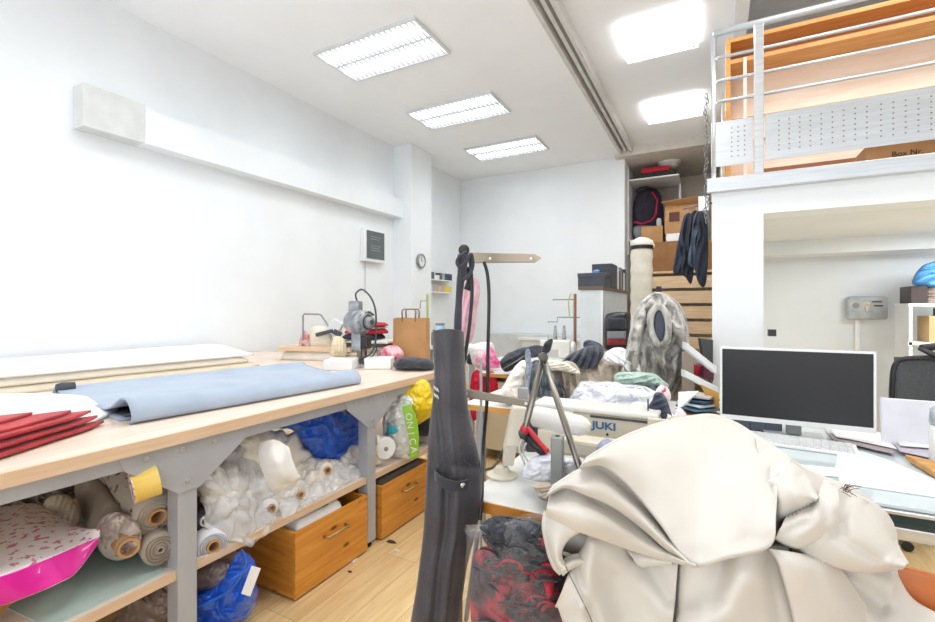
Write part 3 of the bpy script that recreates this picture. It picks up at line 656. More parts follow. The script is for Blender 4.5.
# yellow tape roll
t = thing('tape_roll', 'wide roll of yellow packing tape on the dotted taupe roll', 'tape', P(139, 486, 1.56))
c = P(132, 488, 1.55); ax = (RT[0]*.72 + .69*FW[0], RT[1]*.72 + .69*FW[1], .16); ax = Vector(ax).normalized()
bm = newbm(); ring_tube(bm, c, c + ax*.075, .054, .040, 40); obj('tape', bm, mat('yellow_tape', '#EBCB6B', .25, col2='#E0B94F', nscale=5, coat=.5), t, smooth=False, bevel=.001)
bm = newbm(); ring_tube(bm, c - ax*.001, c + ax*.075, .0395, .037, 40); obj('core', bm, CORE, t)
bm = newbm(); ring_tube(bm, c - ax*.002, c + ax*.001, .0535, .030, 40); obj('side_label', bm, mat('tape_label', '#EFE6DF', .4, col2='#B0555A', nscale=110, lo=.5, hi=.56), t)
# floral packet with magenta side
FL = mat('floral_print', '#EFEAEA', .45, col2='#CF7B9D', nscale=46, lo=.57, hi=.59, coat=.3)
def flor():
    t = thing('floral_packet', 'white packet with pink floral print and magenta side on the shelf', 'packet', P(50, 580, 1.42))
    A = [(-40, 515, 1.8), (0, 508, 1.80), (35, 504, 1.78), (58, 517, 1.70), (78, 527, 1.62), (99, 535, 1.54)]
    Bm = [(-40, 590, 1.20), (5, 575, 1.28), (30, 566, 1.34), (55, 556, 1.41), (78, 546, 1.48), (100, 537, 1.535)]
    Cc = [(-40, 620, 1.24), (14, 601, 1.30), (38, 592, 1.345), (58, 583, 1.38), (76, 572, 1.44), (99, 541, 1.535)]
    bm = newbm(); rows = [[tuple(P(*q)) for q in A], [tuple((P(*q) + P(*r_))/2 + Vector((0, 0, .022))) for q, r_ in zip(A, Bm)], [tuple(P(*q)) for q in Bm]]
    grid(bm, surf(rows, 24, 40), 24, 40); obj('printed_top', bm, FL, t, smooth=True, thick=.004)
    bm = newbm(); rows = [[tuple(P(*q)) for q in Bm], [tuple((P(*q) + P(*r_))/2 - Vector((FW[0], FW[1], 0))*.008) for q, r_ in zip(Bm, Cc)], [tuple(P(*q)) for q in Cc]]
    grid(bm, surf(rows, 14, 40), 14, 40); obj('magenta_side', bm, mat('magenta_vinyl', '#EE1FA5', .3, coat=.5, nscale=5, col2='#E212A0', bump=.15, bscale=20), t, smooth=True, thick=.004)
    bm = newbm(); rows = [[tuple(P(*q)) for q in Cc], [tuple(P(q[0], q[1]-6, q[2]+.3)) for q in A]]
    grid(bm, surf(rows, 10, 30), 10, 30); obj('underside', bm, WHITEC, t, smooth=True, thick=.004)
flor()
bm = newbm(); prism(bm, [tuple(G(-30, 640, .44)), tuple(G(10, 605, .44)), tuple(G(50, 580, .44)), tuple(G(60, 560, .44)), tuple(G(-40, 560, .44))], (0, 0, .02)); obj('wood_offcut', bm, PINE, label='orange wooden offcut under the floral packet', cat_='board')
# clear plastic bags / rolls pile in the middle of the shelf
FILM = mat('clear_plastic_film', '#F2F2F2', .12, alpha=.42, coat=.4, bump=.6, bscale=26, nscale=12, col2='#E4E4E6')
def filmbag(outline, d, b, lab, cr=.022, sc=12, m=None, nr=44, nt=170, tilt=(0, 0), name='plastic_bag', cat_2='bag', group=None, bk=None):
    bm = newbm(); puff(bm, outline, d, b, back=bk, crinkle=(cr*.5, sc*1.0, 1), nr=nr, nt=nt, tilt=tilt, outl_noise=.22)
    return obj(name, bm, m or FILM, smooth=True, label=lab, cat_=cat_2, group=group)
IV = mat('ivory_wrapped_cloth', '#F3EFE6', .5, col2='#E8E1D3', nscale=7, coat=.2, bump=.3, bscale=30)
filmbag([(238, 438), (262, 428), (294, 434), (308, 444), (313, 462), (300, 480), (284, 500), (268, 495), (254, 478), (240, 462)], -1.95, .14, 'ivory cloth bundle wrapped in film, largest on the middle shelf', .018, 9, IV, name='wrapped_bundle', cat_2='bundle')
filmbag([(216, 440), (232, 424), (248, 430), (254, 456), (246, 476), (228, 470), (214, 462)], -2.02, .10, 'clear film bag with brown cloth beside the gusset plate', .02, 12, mat('brownish_film', '#EAE4DD', .2, col2='#B5A698', nscale=7, coat=1, bump=.7, bscale=22))
filmbag([(196, 476), (214, 466), (240, 472), (262, 486), (270, 510), (262, 534), (244, 545), (224, 530), (204, 510)], -1.84, .09, 'crinkled clear plastic bag sagging over the shelf edge', .022, 11, mat('milky_film', '#F6F6F6', .15, col2='#E2E1DE', nscale=6, coat=1, bump=.7, bscale=22, alpha=.8))
filmbag([(286, 470), (306, 458), (322, 464), (326, 480), (312, 494), (292, 496), (282, 486)], -1.88, .07, 'small crumpled film bundle between ivory bundle and blue bag', .02, 15, mat('crinkly_film', '#F0ECE6', .15, col2='#B8ADA0', nscale=9, coat=1, bump=.7, bscale=22), name='film_bundle', cat_2='bundle')
filmbag([(340, 456), (352, 446), (366, 446), (371, 466), (362, 480), (346, 482), (336, 472)], -1.88, .08, 'crumpled clear film bundle beside the second table leg', .02, 14, mat('crinkly_film_b', '#F3F0EE', .15, col2='#C6BDB8', nscale=9, coat=1, bump=.7, bscale=22), name='film_bundle', cat_2='bundle')
filmbag([(300, 482), (318, 470), (338, 474), (346, 486), (330, 496), (310, 500)], -1.82, .05, 'low crumpled film scrap on the shelf front', .018, 18, mat('crinkly_film_c', '#F0ECE6', .15, col2='#B8AD9E', nscale=9, coat=1, bump=.7, bscale=22), name='film_bundle', cat_2='bundle')
for (px, py, d, r, L, m_, lab) in ((327, 470, -1.80, .038, .5, IV, 'ivory wrapped roll end pointing out below the blue bag'), (325, 462, -1.90, .04, .5, WHITEC, 'pale roll just under the blue bag'), (271, 508, -1.74, .036, .5, WHITEC, 'white paper roll end above the shelf edge'), (300, 494, -1.76, .030, .5, BEIGE, 'beige roll end by the film scraps'), (352, 472, -1.80, .034, .5, WHITEC, 'white roll end near the second leg'), (236, 486, -1.90, .05, .5, IV, 'ivory roll buried behind the sagging plastic bag'), (284, 420, -2.1, .05, .5, BEIGE, 'beige roll at the back behind the blue bag'), (340, 418, -2.1, .05, .6, WHITEC, 'white roll high at the back of the shelf'), (322, 418, -2.12, .045, .6, BEIGE, 'beige roll high at the back of the shelf')):
    roll('fabric_roll', px, py, d, r, L, (m_, CORE, GREYB), lab, .5)

filmbag([(262, 482), (280, 470), (302, 478), (318, 492), (306, 512), (284, 524), (266, 516)], -1.80, .05, 'thin clear film with a pale flap hanging at the shelf front', .03, 12, mat('milky_film', '#F6F6F6'), name='film_sheet', cat_2='film')
filmbag([(204, 440), (222, 426), (240, 424), (246, 440), (234, 458), (210, 470), (198, 462)], -2.1, .08, 'whitish film bundle high at the back behind the gusset plate', .02, 12, mat('crinkly_film_b', '#EAE5E2'), name='film_bundle', cat_2='bundle')
filmbag([(318, 462), (336, 458), (350, 470), (344, 486), (326, 488), (314, 478)], -1.86, .06, 'crumpled whitish film below the blue bag', .025, 13, mat('crinkly_film', '#E0DAD0'), name='film_bundle', cat_2='bundle')
bm = newbm(); rows = [[tuple(P(x, y, dd)) for x, y, dd in r] for r in ([(258, 446, 2.0), (272, 440, 1.98), (290, 446, 2.02)], [(260, 464, 1.97), (276, 460, 1.94), (294, 464, 2.01)], [(266, 482, 1.97), (282, 478, 1.95), (299, 477, 2.03)], [(274, 494, 1.99), (286, 488, 2.0), (301, 480, 2.05)])]
grid(bm, [p + Vector((.02*noise.noise(p*16), 0, .012*noise.noise(p*22))) for p in surf(rows, 30, 30)], 30, 30); obj('paper_flap', bm, mat('flap_white', '#EEECE8', .8), smooth=True, thick=.003, label='pale paper flap lying over the ivory cloth bundle', cat_='paper')
def film_drape(rows, lab, m):
    R = [[tuple(PX(x, y, X)) for x, y, X in r] for r in rows]; bm = newbm(); V = []
    for p in surf(R, 60, 90): V.append(p + Vector((.05*(crump(p + Vector((3, 0, 0)), 7)), 0, .02*crump(p, 9))))
    grid(bm, V, 60, 90); return obj('film_drape', bm, m, smooth=True, label=lab, cat_='film', thick=.0008)
DRM = mat('clear_drape_film', '#F6F6F8', .1, alpha=.38, coat=.8, bump=.7, bscale=18, nscale=9, col2='#FFFFFF')
film_drape([[(204, 452, -1.98), (226, 440, -1.95), (250, 448, -1.90), (262, 462, -1.86)], [(200, 478, -1.9), (222, 468, -1.84), (250, 474, -1.80), (270, 484, -1.80)], [(200, 504, -1.82), (224, 500, -1.76), (250, 505, -1.74), (274, 506, -1.76)], [(206, 528, -1.76), (230, 540, -1.71), (256, 545, -1.70), (272, 520, -1.74)]], 'sheet of clear film draped over the bags beside the near leg', DRM)
film_drape([[(276, 492, -1.80), (300, 482, -1.82), (326, 466, -1.84), (356, 456, -1.86)], [(280, 506, -1.75), (304, 496, -1.76), (330, 480, -1.77), (360, 468, -1.79)], [(284, 518, -1.72), (306, 506, -1.72), (332, 492, -1.73), (362, 476, -1.75)]], 'long crumpled clear film lying along the shelf front', DRM)
BLUE = mat('blue_woven_plastic', '#1D62DA', .3, col2='#1452C0', nscale=8, coat=.5, bump=.25, bscale=60)
bm = newbm(); puff(bm, [(264, 419), (290, 412), (310, 406), (332, 404), (352, 408), (368, 416), (372, 430), (362, 444), (350, 456), (340, 466), (322, 462), (306, 448), (296, 432), (278, 426)], -1.92, .12, crinkle=(.024, 7, 1), fold=(-.35, 1, 15, .022), nr=46, nt=190, outl_noise=.08)
obj('blue_bag', bm, BLUE, smooth=True, label='crumpled blue woven plastic bag stuffed on the middle shelf', cat_='bag')
# blue bag on the floor under the shelf
t = thing('blue_carrier_bag', 'big blue carrier bag on the floor under the lower shelf', 'bag', P(212, 640, 1.85))
bm = newbm(); puff(bm, [(150, 600), (176, 596), (200, 590), (222, 576), (232, 560), (240, 549), (250, 556), (258, 580), (259, 600), (248, 615), (228, 634), (200, 650), (150, 655)], 1.92, .13, crinkle=(.045, 7, 1), nr=46, nt=180, outl_noise=.08); obj('bag_body', bm, BLUE, t, smooth=True)
bm = newbm(); tube(bm, curve([P(168, 622, 1.78), P(200, 606, 1.77), P(230, 590, 1.76), P(246, 566, 1.78), P(242, 552, 1.84)], 24), .016, 8, flat=.25); obj('strap', bm, mat('blue_strap', '#2F6FD8', .5), t, smooth=True)
M_ = Matrix.Translation(P(251, 581, 1.765)) @ Matrix.Rotation(YAW + .1, 4, 'Z') @ Matrix.Rotation(.35, 4, 'Y')
bm = newbm(); box(bm, -.018, .018, -.002, .002, -.055, .055, M_); obj('label_patch', bm, WHITEP, t)
filmbag([(180, 575), (200, 562), (226, 560), (236, 574), (224, 590), (198, 598), (180, 600)], 1.9, .08, 'brown cloth in dark film stuffed in the blue carrier bag', .02, 11, mat('brown_film', '#6B5B55', .25, col2='#8d7d76', nscale=8, coat=.4), name='brown_bundle', cat_2='bundle')
bm = newbm(); puff(bm, [(183, 556), (196, 553), (205, 560), (200, 568), (186, 571)], 1.80, .03, crinkle=(.008, 20), nr=10, nt=40); obj('green_white_wrapper', bm, mat('green_white_wrapper', '#DCE8E0', .3, col2='#1F7C50', nscale=12, lo=.5, hi=.54), smooth=True, label='small green and white wrapper between shelf and blue carrier bag', cat_='wrapper')
filmbag([(120, 600), (150, 590), (176, 585), (186, 610), (176, 640), (120, 650)], 1.86, .1, 'dark brown cloth in film on the floor left of the near leg', .02, 11, mat('brown_film', '#6B5B55', .25, coat=.4), name='brown_bundle', cat_2='bundle')

# ------------------------------------------------------------------ pine crates
def crate(y0, y1, depth, lab, handle=True):
    t = thing('pine_crate', lab, 'crate', (-1.685 - depth/2, (y0+y1)/2, 0)); x1 = -1.685; x0 = x1 - depth; h = .315; z0 = .012
    for f in ((x1-.018, x1, y0, y1), (x0, x0+.018, y0, y1)): bx('side_panel', (*f, z0, h), PINE, t, bevel=.0015)
    for f in ((x0+.018, x1-.018, y0, y0+.018), (x0+.018, x1-.018, y1-.018, y1)): bx('end_panel', (*f, z0, h), PINEX, t, bevel=.0015)
    bx('bottom_panel', (x0+.018, x1-.018, y0+.018, y1-.018, z0, .03), PINE, t)
    yc = (y0+y1)/2
    bm = newbm(); tube(bm, [(x1, yc-.075, .225), (x1+.028, yc-.07, .225), (x1+.03, yc+.07, .225), (x1, yc+.075, .225)], .0075, 8); obj('handle', bm, mat('brass_handle', '#B99A62', .35, .6), t, smooth=True)
    bm = newbm()
    for sx in (x0+.03, x1-.05):
        for sy in (y0+.04, y1-.06): lathe(bm, (sx, sy, 0), [(.012, 0), (.012, .013)], 10)
    obj('foot', bm, BLACKP, t)
    return t
crate(1.49, 1.99, .42, 'pine crate with a handle between the two table legs')
crate(2.115, 2.65, .42, 'pine crate with dark papers behind the second table leg')
t = thing('white_packet', 'white packet with green print lying in the nearer pine crate', 'packet', (-1.95, 1.7, .25))
bm = newbm(); slab(bm, [(-2.05, 1.53), (-1.715, 1.53), (-1.715, 1.84), (-2.05, 1.84)], .21, .345, .012, 20, 20); obj('wrapper', bm, WHITEP, t, smooth=True)
bm = newbm()
for k in range(4):
    tube(bm, [(-1.76 + .01*k, 1.64+.02*k, .353), (-1.75+.01*k, 1.665+.02*k, .356), (-1.77+.01*k, 1.69+.02*k, .353), (-1.76 + .01*k, 1.64+.02*k, .353)], .004, 6)
obj('green_print', bm, mat('green_print', '#2E8C4A', .5), t)
for i in range(9):
    x = -1.73 - i * .035; bx('paper_folder', (x-.012, x+.008, 2.17, 2.62, .05, .30 + .02*(i % 3)), mat('folder_%d' % (i % 3), ['#5b5753', '#8c8780', '#3f3d3d'][i % 3], .7), label='upright %s folder in the farther pine crate, %s' % (['brown grey', 'pale grey', 'charcoal'][i % 3], ['in the front third', 'in the middle', 'in the rear third'][i // 3]), cat_='folder', group='folders standing in the farther pine crate')
# green and white bag, yellow bag, white reel at shelf end
def gbag():
    t = thing('printed_carrier_bag', 'white and green printed plastic bag at the far end of the shelf', 'bag', P(400, 462, 2.85))
    bm = newbm(); puff(bm, [(383, 416), (388, 404), (394, 396), (404, 394), (414, 400), (416, 416), (418, 436), (418, 454), (410, 459), (396, 458), (386, 450), (383, 434)], 2.92, .06, crinkle=(.02, 14, 1), nr=36, nt=130)
    obj('bag_body', bm, mat('print_bag', '#EDEFEE', .35, col2='#8FB9A6', nscale=9, lo=.56, hi=.62, coat=.3), t, smooth=True)
    rows = [[tuple(P(x, y, dd)) for x, y, dd in r] for r in ([(402, 406, 2.845), (411, 404, 2.85)], [(406, 425, 2.835), (417, 421, 2.85)], [(409, 440, 2.835), (419, 440, 2.855)], [(410, 460, 2.84), (418, 456, 2.86)])]
    bm = newbm(); grid(bm, surf(rows, 24, 8), 24, 8); obj('green_band', bm, mat('lime_band', '#9BD437', .4), t, smooth=True, thick=.003)
    fx, fy = Vector((RT[0], RT[1], 0)), Vector((0, 0, 1)); n_ = Vector((-FW[0], -FW[1], 0))
    ang = -math.pi/2 + .12
    for k, ch in enumerate('ONICA'):
        p = P(408.5 + k*1.3, 417 + k*8.2, 2.80); B = Matrix((fx, fy, n_)).transposed().to_4x4(); text('lettering', ch, .058, WHITEP, Matrix.Translation(p) @ B @ Matrix.Rotation(ang, 4, 'Z'), t, .001)
    bm = newbm(); puff(bm, [(388, 428), (394, 426), (398, 430), (394, 434), (388, 433)], 2.85, .006, nr=6, nt=24); obj('blue_print', bm, mat('cyan_print', '#2FB3C4', .4), t, smooth=True)
gbag()
bm = newbm(); puff(bm, [(398, 388), (408, 381), (426, 380), (433, 394), (435, 412), (426, 420), (414, 425), (406, 410), (398, 398)], 3.0, .10, crinkle=(.03, 9, 1), nr=30, nt=110); obj('yellow_bag', bm, mat('yellow_plastic', '#F4D90E', .3, col2='#E4BE08', nscale=7, coat=.5), smooth=True, label='bright yellow plastic bag hanging beyond the shelf end', cat_='bag')
t = thing('paper_reel', 'white paper reel with small hub beside the second leg', 'reel', P(387, 452, 2.72)); c = P(386, 449, 2.74); ax = Vector((-.85, .5, 0)).normalized()
bm = newbm(); lathe(bm, c, [(.012, .004), (.012, 0), (.060, 0), (.066, .01), (.066, .05), (.01, .05)], 32, ax); obj('reel', bm, WHITEP, t, smooth=False, bevel=.003)
bm = newbm(); lathe(bm, c - ax*.003, [(.013, 0), (.013, .01)], 16, ax); obj('hub', bm, GREYP, t)
bm = newbm(); puff(bm, [(370, 440), (376, 434), (381, 440), (381, 462), (374, 465), (370, 458)], 2.75, .04, crinkle=(.01, 16), nr=12, nt=50); obj('cream_cloth', bm, OFFWH, smooth=True, label='cream cloth squeezed between the leg and white reel', cat_='cloth')
bm = newbm(); puff(bm, [(412, 418), (424, 418), (434, 414), (436, 428), (428, 436), (416, 434)], 3.2, .08, crinkle=(.01, 12), nr=12, nt=60); obj('dark_cloth', bm, BLACKC, smooth=True, label='dark cloth under the yellow bag', cat_='cloth')
bx('white_carton', (-2.15, -1.72, 2.72, 3.0, .399, .46), WHITEP, label='flat white carton at the far shelf end', cat_='box', bevel=.004)
# scraps on the floor
for (px, py, s, c, lab) in ((350, 559, .05, '#EDEDED', 'white paper scrap on the floor by the nearer crate'), (391, 542, .03, '#3a3230', 'dark thread scrap on the floor beyond the second leg'), (397, 551, .02, '#E8E8E8', 'tiny white scrap on the floor beyond the second leg'), (350, 572, .012, '#3a3230', 'tiny black crumb on the floor in front of the crates'), (272, 596, .012, '#d8c9b8', 'tiny pale crumb at the corner of the nearer crate')):
    c0 = G(px, py, .001); bm = newbm(); prism(bm, [c0 + Vector((s*math.cos(a)*(1+.3*math.sin(a*3+px)), s*.5*math.sin(a), 0)) for a in np.linspace(0, 2*math.pi, 9)[:-1]], (0, 0, .004)); obj('fabric_scrap', bm, mat('scrap_' + c[1:], c, .8), label=lab, cat_='scrap')
# ------------------------------------------------------------------ centre: back of the room
ZB = .78
WLAM = mat('white_tabletop_laminate', '#ECECE8', .3, nscale=4)
def worktable(name, lab, x0, x1, y0, y1, z=ZB, edge=OAK, legs=True, panel=None, th=.035, leg_m=None):
    t = thing(name, lab, 'table', ((x0+x1)/2, (y0+y1)/2, 0))
    bx('tabletop', (x0, x1, y0, y1, z-th, z), WLAM, t, bevel=.004)
    bm = newbm()
    for d in ((x0-.004, x1+.004, y0-.004, y0), (x0-.004, x0, y0, y1)): box(bm, *d, z-th, z-.003)
    obj('edge_band', bm, edge, t)
    if legs:
        for x in (x0+.06, x1-.10):
            for y in (y0+.06, y1-.10): bx('leg', (x, x+.045, y, y+.045, 0, z-th), leg_m or STEEL, t, bevel=.003)
        bx('crossbar', (x0+.08, x1-.08, (y0+y1)/2-.02, (y0+y1)/2+.02, .12, .16), STEEL, t)
    if panel:
        for d in panel: bx('side_panel', (*d[:4], d[4] if len(d) > 4 else 0, z-th), TAN, t, bevel=.003)
    return t
bx('low_cabinet', (-3.4, -1.3, 7.1, 7.44, 0, .92), mat('pale_grey_cabinet', '#D3D7D9', .5), bevel=.01, label='long low pale grey cabinet against the back wall', cat_='cabinet')
bx('white_ledge', (-2.75, -1.35, 6.9, 7.09, .84, .88), WHITEP, label='narrow grey-topped ledge in front of the low cabinet', cat_='ledge')
bx('ledge_support', (-2.7, -1.4, 6.95, 7.05, 0, .838), GREYW, label='grey support panel under the narrow ledge', cat_='panel')
# table with red cloths at mid distance
worktable('sewing_table', 'white sewing table with wooden edge beyond the black hanging bag', -1.86, -.72, 3.65, 4.3, panel=((-1.84, -1.80, 3.68, 4.2), (-1.30, -1.26, 3.68, 4.2), (-.78, -.74, 3.68, 4.2)), legs=False)
bx('drawer_cabinet', (-1.79, -1.31, 3.69, 4.18, .10, .70), TAN, label='beige drawer cabinet under the far sewing table', cat_='cabinet', bevel=.004)
# hanging red cloths
RM = mat('bright_red_cloth', '#D5143A', .7, col2='#B30E2D', nscale=10)
for out, d, lab in (([(472, 374), (481, 372), (486, 398), (485, 414), (483, 420), (479, 412), (476, 420), (472, 419), (470, 402)], 4.05, 'bright red cloth hanging in two points under the far table'), ([(486, 374), (494, 372), (498, 384), (498, 397), (492, 400), (486, 392)], 4.04, 'bright red cloth draped over the far table edge'), ([(474, 376), (480, 374), (484, 384), (480, 394), (473, 392)], 4.0, 'small red cloth peeking beside the black cable')):
    bm = newbm(); puff(bm, out, d, .02, crinkle=(.008, 16), nr=12, nt=60); obj('red_cloth', bm, RM, smooth=True, label=lab, cat_='cloth')
for out, d, b, m, lab in (([(484, 366), (490, 346), (494, 351), (500, 364), (498, 368)], 4.2, .05, HOTP, 'hot pink cloth bunched on the far sewing table'),
        ([(475, 361), (480, 353), (487, 352), (489, 366), (480, 369)], 4.25, .06, mat('pink_white_print', '#F3DCE4', .7, col2='#E66A9B', nscale=20), 'pink and white cloth bunched on the far sewing table'),
        ([(467, 356), (474, 350), (481, 354), (479, 363), (468, 364)], 4.35, .05, BLACKC, 'small black bundle at the rear of the far sewing table'),
        ([(470, 348), (478, 343), (488, 342), (494, 346), (492, 366), (474, 366)], 4.32, .08, WHITEC, 'white bundle with pale blue edge behind the pink cloths')):
    bm = newbm(); puff(bm, out, d, b, crinkle=(.014, 12), nr=14, nt=60); obj('cloth_bundle', bm, m, smooth=True, label=lab, cat_='cloth bundle')
# far bench of machines
worktable('sewing_table', 'far white sewing table carrying a white sewing machine', -2.1, -1.21, 4.42, 5.0, z=.80)
def sewing_machine(name, lab, loc, rz, body, L=.46, Hm=.26, big=True, group=None):
    t = thing(name, lab, 'sewing machine', loc, rz=rz, group=group); k = dict(parent=t, local=True)
    bm = newbm(); box(bm, -L/2, L/2, -.085, .085, 0, .03); obj('bed', bm, body, bevel=.006, **k)
    bm = newbm(); box(bm, L/2-.13, L/2-.01, -.06, .06, .03, Hm); obj('column', bm, body, bevel=.02, seg=3, **k)
    bm = newbm(); prism(bm, [(-L/2+.02, -.052, Hm-.12), (L/2-.12, -.052, Hm-.11), (L/2-.12, -.052, Hm), (-L/2+.04, -.052, Hm)], (0, .104, 0)); obj('arm', bm, body, bevel=.018, seg=3, **k)
    bm = newbm(); box(bm, -L/2+.015, -L/2+.10, -.05, .05, Hm-.17, Hm-.005); obj('head', bm, body, bevel=.014, seg=3, **k)
    bm = newbm(); lathe(bm, (-L/2+.055, 0, .035), [(.004, 0), (.005, .05), (.011, .05), (.011, .10)], 10); obj('needle_bar', bm, CHROME, **k)
    bm = newbm(); lathe(bm, (L/2-.01, 0, Hm-.07), [(.03, 0), (.055, .008), (.06, .02), (.055, .04), (.03, .045)], 28, (1, 0, 0)); obj('handwheel', bm, body, smooth=True, bevel=.001, **k)
    bm = newbm()
    for x in (-.08, .0): lathe(bm, (x, 0, Hm-.002), [(.012, 0), (.012, .004), (.003, .006), (.003, .05)], 10)
    obj('spool_pin', bm, CHROME, **k); return t
sewing_machine('sewing_machine', 'white sewing machine on the far table under the thread stand', (-1.44, 4.66, .80), 0.05, WHITEM, .34, .22)
for x, lab in ((-1.47, 'left one of two small upright thread cones on the far sewing machine'), (-1.375, 'right one of two small upright thread cones on the far sewing machine')):
    bm = newbm(); lathe(bm, (x, 4.75, 1.022), [(.022, 0), (.024, .01), (.012, .14), (.008, .145)], 16); obj('thread_cone', bm, mat('grey_thread', '#B9BBB9', .8, col2='#8b8f8d', nscale=40), smooth=True, label=lab, cat_='thread')
t = thing('thread_stand', 'copper coloured thread stand with wire arms behind the white sewing machine', 'thread stand', (-1.28, 4.85, .80))
pc = PY(575, 308, 4.85)
bm = newbm(); tube(bm, [(pc.x, 4.85, .80), (pc.x, 4.85, 1.50)], .016, 10); obj('pole', bm, mat('copper_brown', '#A0725C', .5, .3), t, smooth=True)
for z, x0, x1 in ((1.44, -.24, 0), (1.25, -.19, .05)):
    bm = newbm(); tube(bm, [(pc.x+x0, 4.85, z), (pc.x+x1, 4.85, z)], .007, 6); tube(bm, [(pc.x+x0, 4.85, z), (pc.x+x0, 4.85, z-.05), (pc.x+x0-.1, 4.82, z-.05)] if z < 1.3 else [(pc.x+x0, 4.85, z), (pc.x+x0, 4.85, z-.01)], .006, 6); obj('arm', bm, GREYP, t)
bm = newbm(); tube(bm, curve([(pc.x-.04, 4.82, 1.5), (pc.x-.055, 4.8, 1.4), (pc.x-.045, 4.8, 1.25)], 12), .016, 6, flat=.3); obj('measuring_tape', bm, mat('yellow_green_tape', '#C9D23C', .5), smooth=True, label='yellow-green tape hanging from the thread stand', cat_='tape')
# left thread stand by paper bag
t = thing('thread_stand', 'thin green post with a wire arm behind the paper bag', 'thread stand', PX(427, 330, -3.2) * Vector((1, 1, 0)) if False else (-3.0, 4.9, 0))
q = PY(427.5, 300, 4.9)
bm = newbm(); tube(bm, [(q.x, 4.9, .0), (q.x, 4.9, 1.52)], .014, 8); obj('pole', bm, mat('olive_green', '#9AA54A', .5), t, smooth=True)
bm = newbm(); tube(bm, [(q.x, 4.9, 1.44), (q.x-.09, 4.88, 1.44), (q.x-.10, 4.88, 1.34)], .006, 6); obj('arm', bm, GREYP, t, smooth=True)
# table behind it with container and bottles
worktable('side_table', 'small white table behind the paper bag', -3.1, -2.2, 4.3, 4.8, z=.93, edge=WHITEP)
q = PY(440, 335, 4.5)
t = thing('water_jar', 'clear blue-tinted plastic jar between two dark bottles', 'jar', (q.x, 4.5, .93))
bm = newbm(); lathe(bm, (q.x, 4.5, .931), [(.06, 0), (.075, .02), (.075, .16), (.05, .2), (.05, .22)], 24); obj('body', bm, mat('jar_plastic', '#C9E3F2', .15, col2='#8EBFE0', nscale=12, coat=.5), t, smooth=True)
bm = newbm(); lathe(bm, (q.x, 4.5, 1.152), [(.053, 0), (.053, .025)], 20); obj('lid', bm, GREYP, t)
for px, lab in ((434, 'dark bottle left of the clear jar'), (446, 'dark bottle right of the clear jar')):
    q = PY(px, 335, 4.42); bm = newbm(); lathe(bm, (q.x, 4.42, .931), [(.03, 0), (.032, .01), (.032, .14), (.014, .155), (.014, .17)], 16); obj('bottle', bm, mat('dark_green_glass', '#1E2A28', .25), smooth=True, label=lab, cat_='bottle')
# grey cabinet with boxes on top
t = thing('tall_cabinet', 'tall pale grey cabinet with a dark wooden top by the back wall', 'cabinet', (-1.05, 5.4, 0))
bx('body', (-1.17, -.95, 4.62, 6.1, 0, 1.53), mat('pale_grey_laminate', '#D9DEE0', .5, col2='#D2D8DA'), t, bevel=.004)
bx('top', (-1.19, -.94, 4.60, 6.12, 1.531, 1.565), mat('dark_wood_top', '#6E5A4B', .5), t, bevel=.003)
bx('door_edge', (-.965, -.945, 4.605, 4.619, .02, 1.52), WHITEP, t)
DB = mat('charcoal_box_card', '#3F444C', .6, nscale=6, col2='#464B54')
def lidbox(x0, x1, y0, y1, z0, z1, m, lab):
    t = thing('shoe_box', lab, 'box', ((x0+x1)/2, (y0+y1)/2, z0)); zl = z1 - (z1-z0)*.3
    bx('carton', (x0+.004, x1-.004, y0+.004, y1-.004, z0, zl), m, t); bx('lid', (x0, x1, y0, y1, zl+.0005, z1), m, t, bevel=.002); return t
lidbox(-1.20, -.93, 4.62, 4.95, 1.566, 1.70, DB, 'charcoal lidded box at the front of the cabinet top')
lidbox(-1.14, -.93, 4.99, 5.25, 1.566, 1.82, DB, 'taller charcoal box behind the front one on the cabinet top')
bm = newbm(); lathe(bm, (-1.05, 4.8, 1.70), [(.035, 0), (.035, .03), (.015, .045)], 16); obj('blue_spool', bm, mat('blue_plastic', '#6D8FE0', .4), label='small blue and white spool on the front charcoal box', cat_='spool')
for i in range(8):
    y = 5.3 + i * .10; m = [DGREY, WHITEC, BLACKP, GREYP][i % 4]
    bx('binder', (-1.12, -.945, y, y+.085, 1.566, 1.566 + .26 - .025*(i % 3)), m, label=['dark grey', 'white', 'black', 'mid grey'][i % 4] + ' binder on the cabinet top, ' + ['nearer the charcoal boxes', 'farther from the charcoal boxes'][i // 4], cat_='binder', group='binders on the tall cabinet', bevel=.003)
# black bag/luggage right of cabinet
t = thing('black_case', 'black case with a red strip hanging beside the grey cabinet', 'bag', PY(616, 350, 4.5) * Vector((1, 1, 0)) + Vector((0, 0, .9)))
bm = newbm(); puff(bm, [(605, 318), (610, 313), (622, 312), (629, 316), (630, 346), (624, 350), (607, 350), (604, 340)], 4.5, .10, p=6, nr=16, nt=60); obj('shell', bm, BLACKP, t, smooth=True)
for (y0, y1, m, nm) in ((318, 329, BLACKC, 'flap'), (331, 339, GREYP, 'strap'), (339, 345, mat('dark_red', '#8E2430', .5), 'red_strip')):
    bm = newbm(); puff(bm, [(607, y0), (626, y0), (626, y1), (607, y1)], 4.395, .03, p=8, nr=8, nt=40, smooth=False); obj(nm, bm, m, t, smooth=True)
bx('case_stand', (-.93, -.60, 4.36, 4.7, 0, .93), TAN, label='beige cupboard carrying the black case', cat_='cupboard')

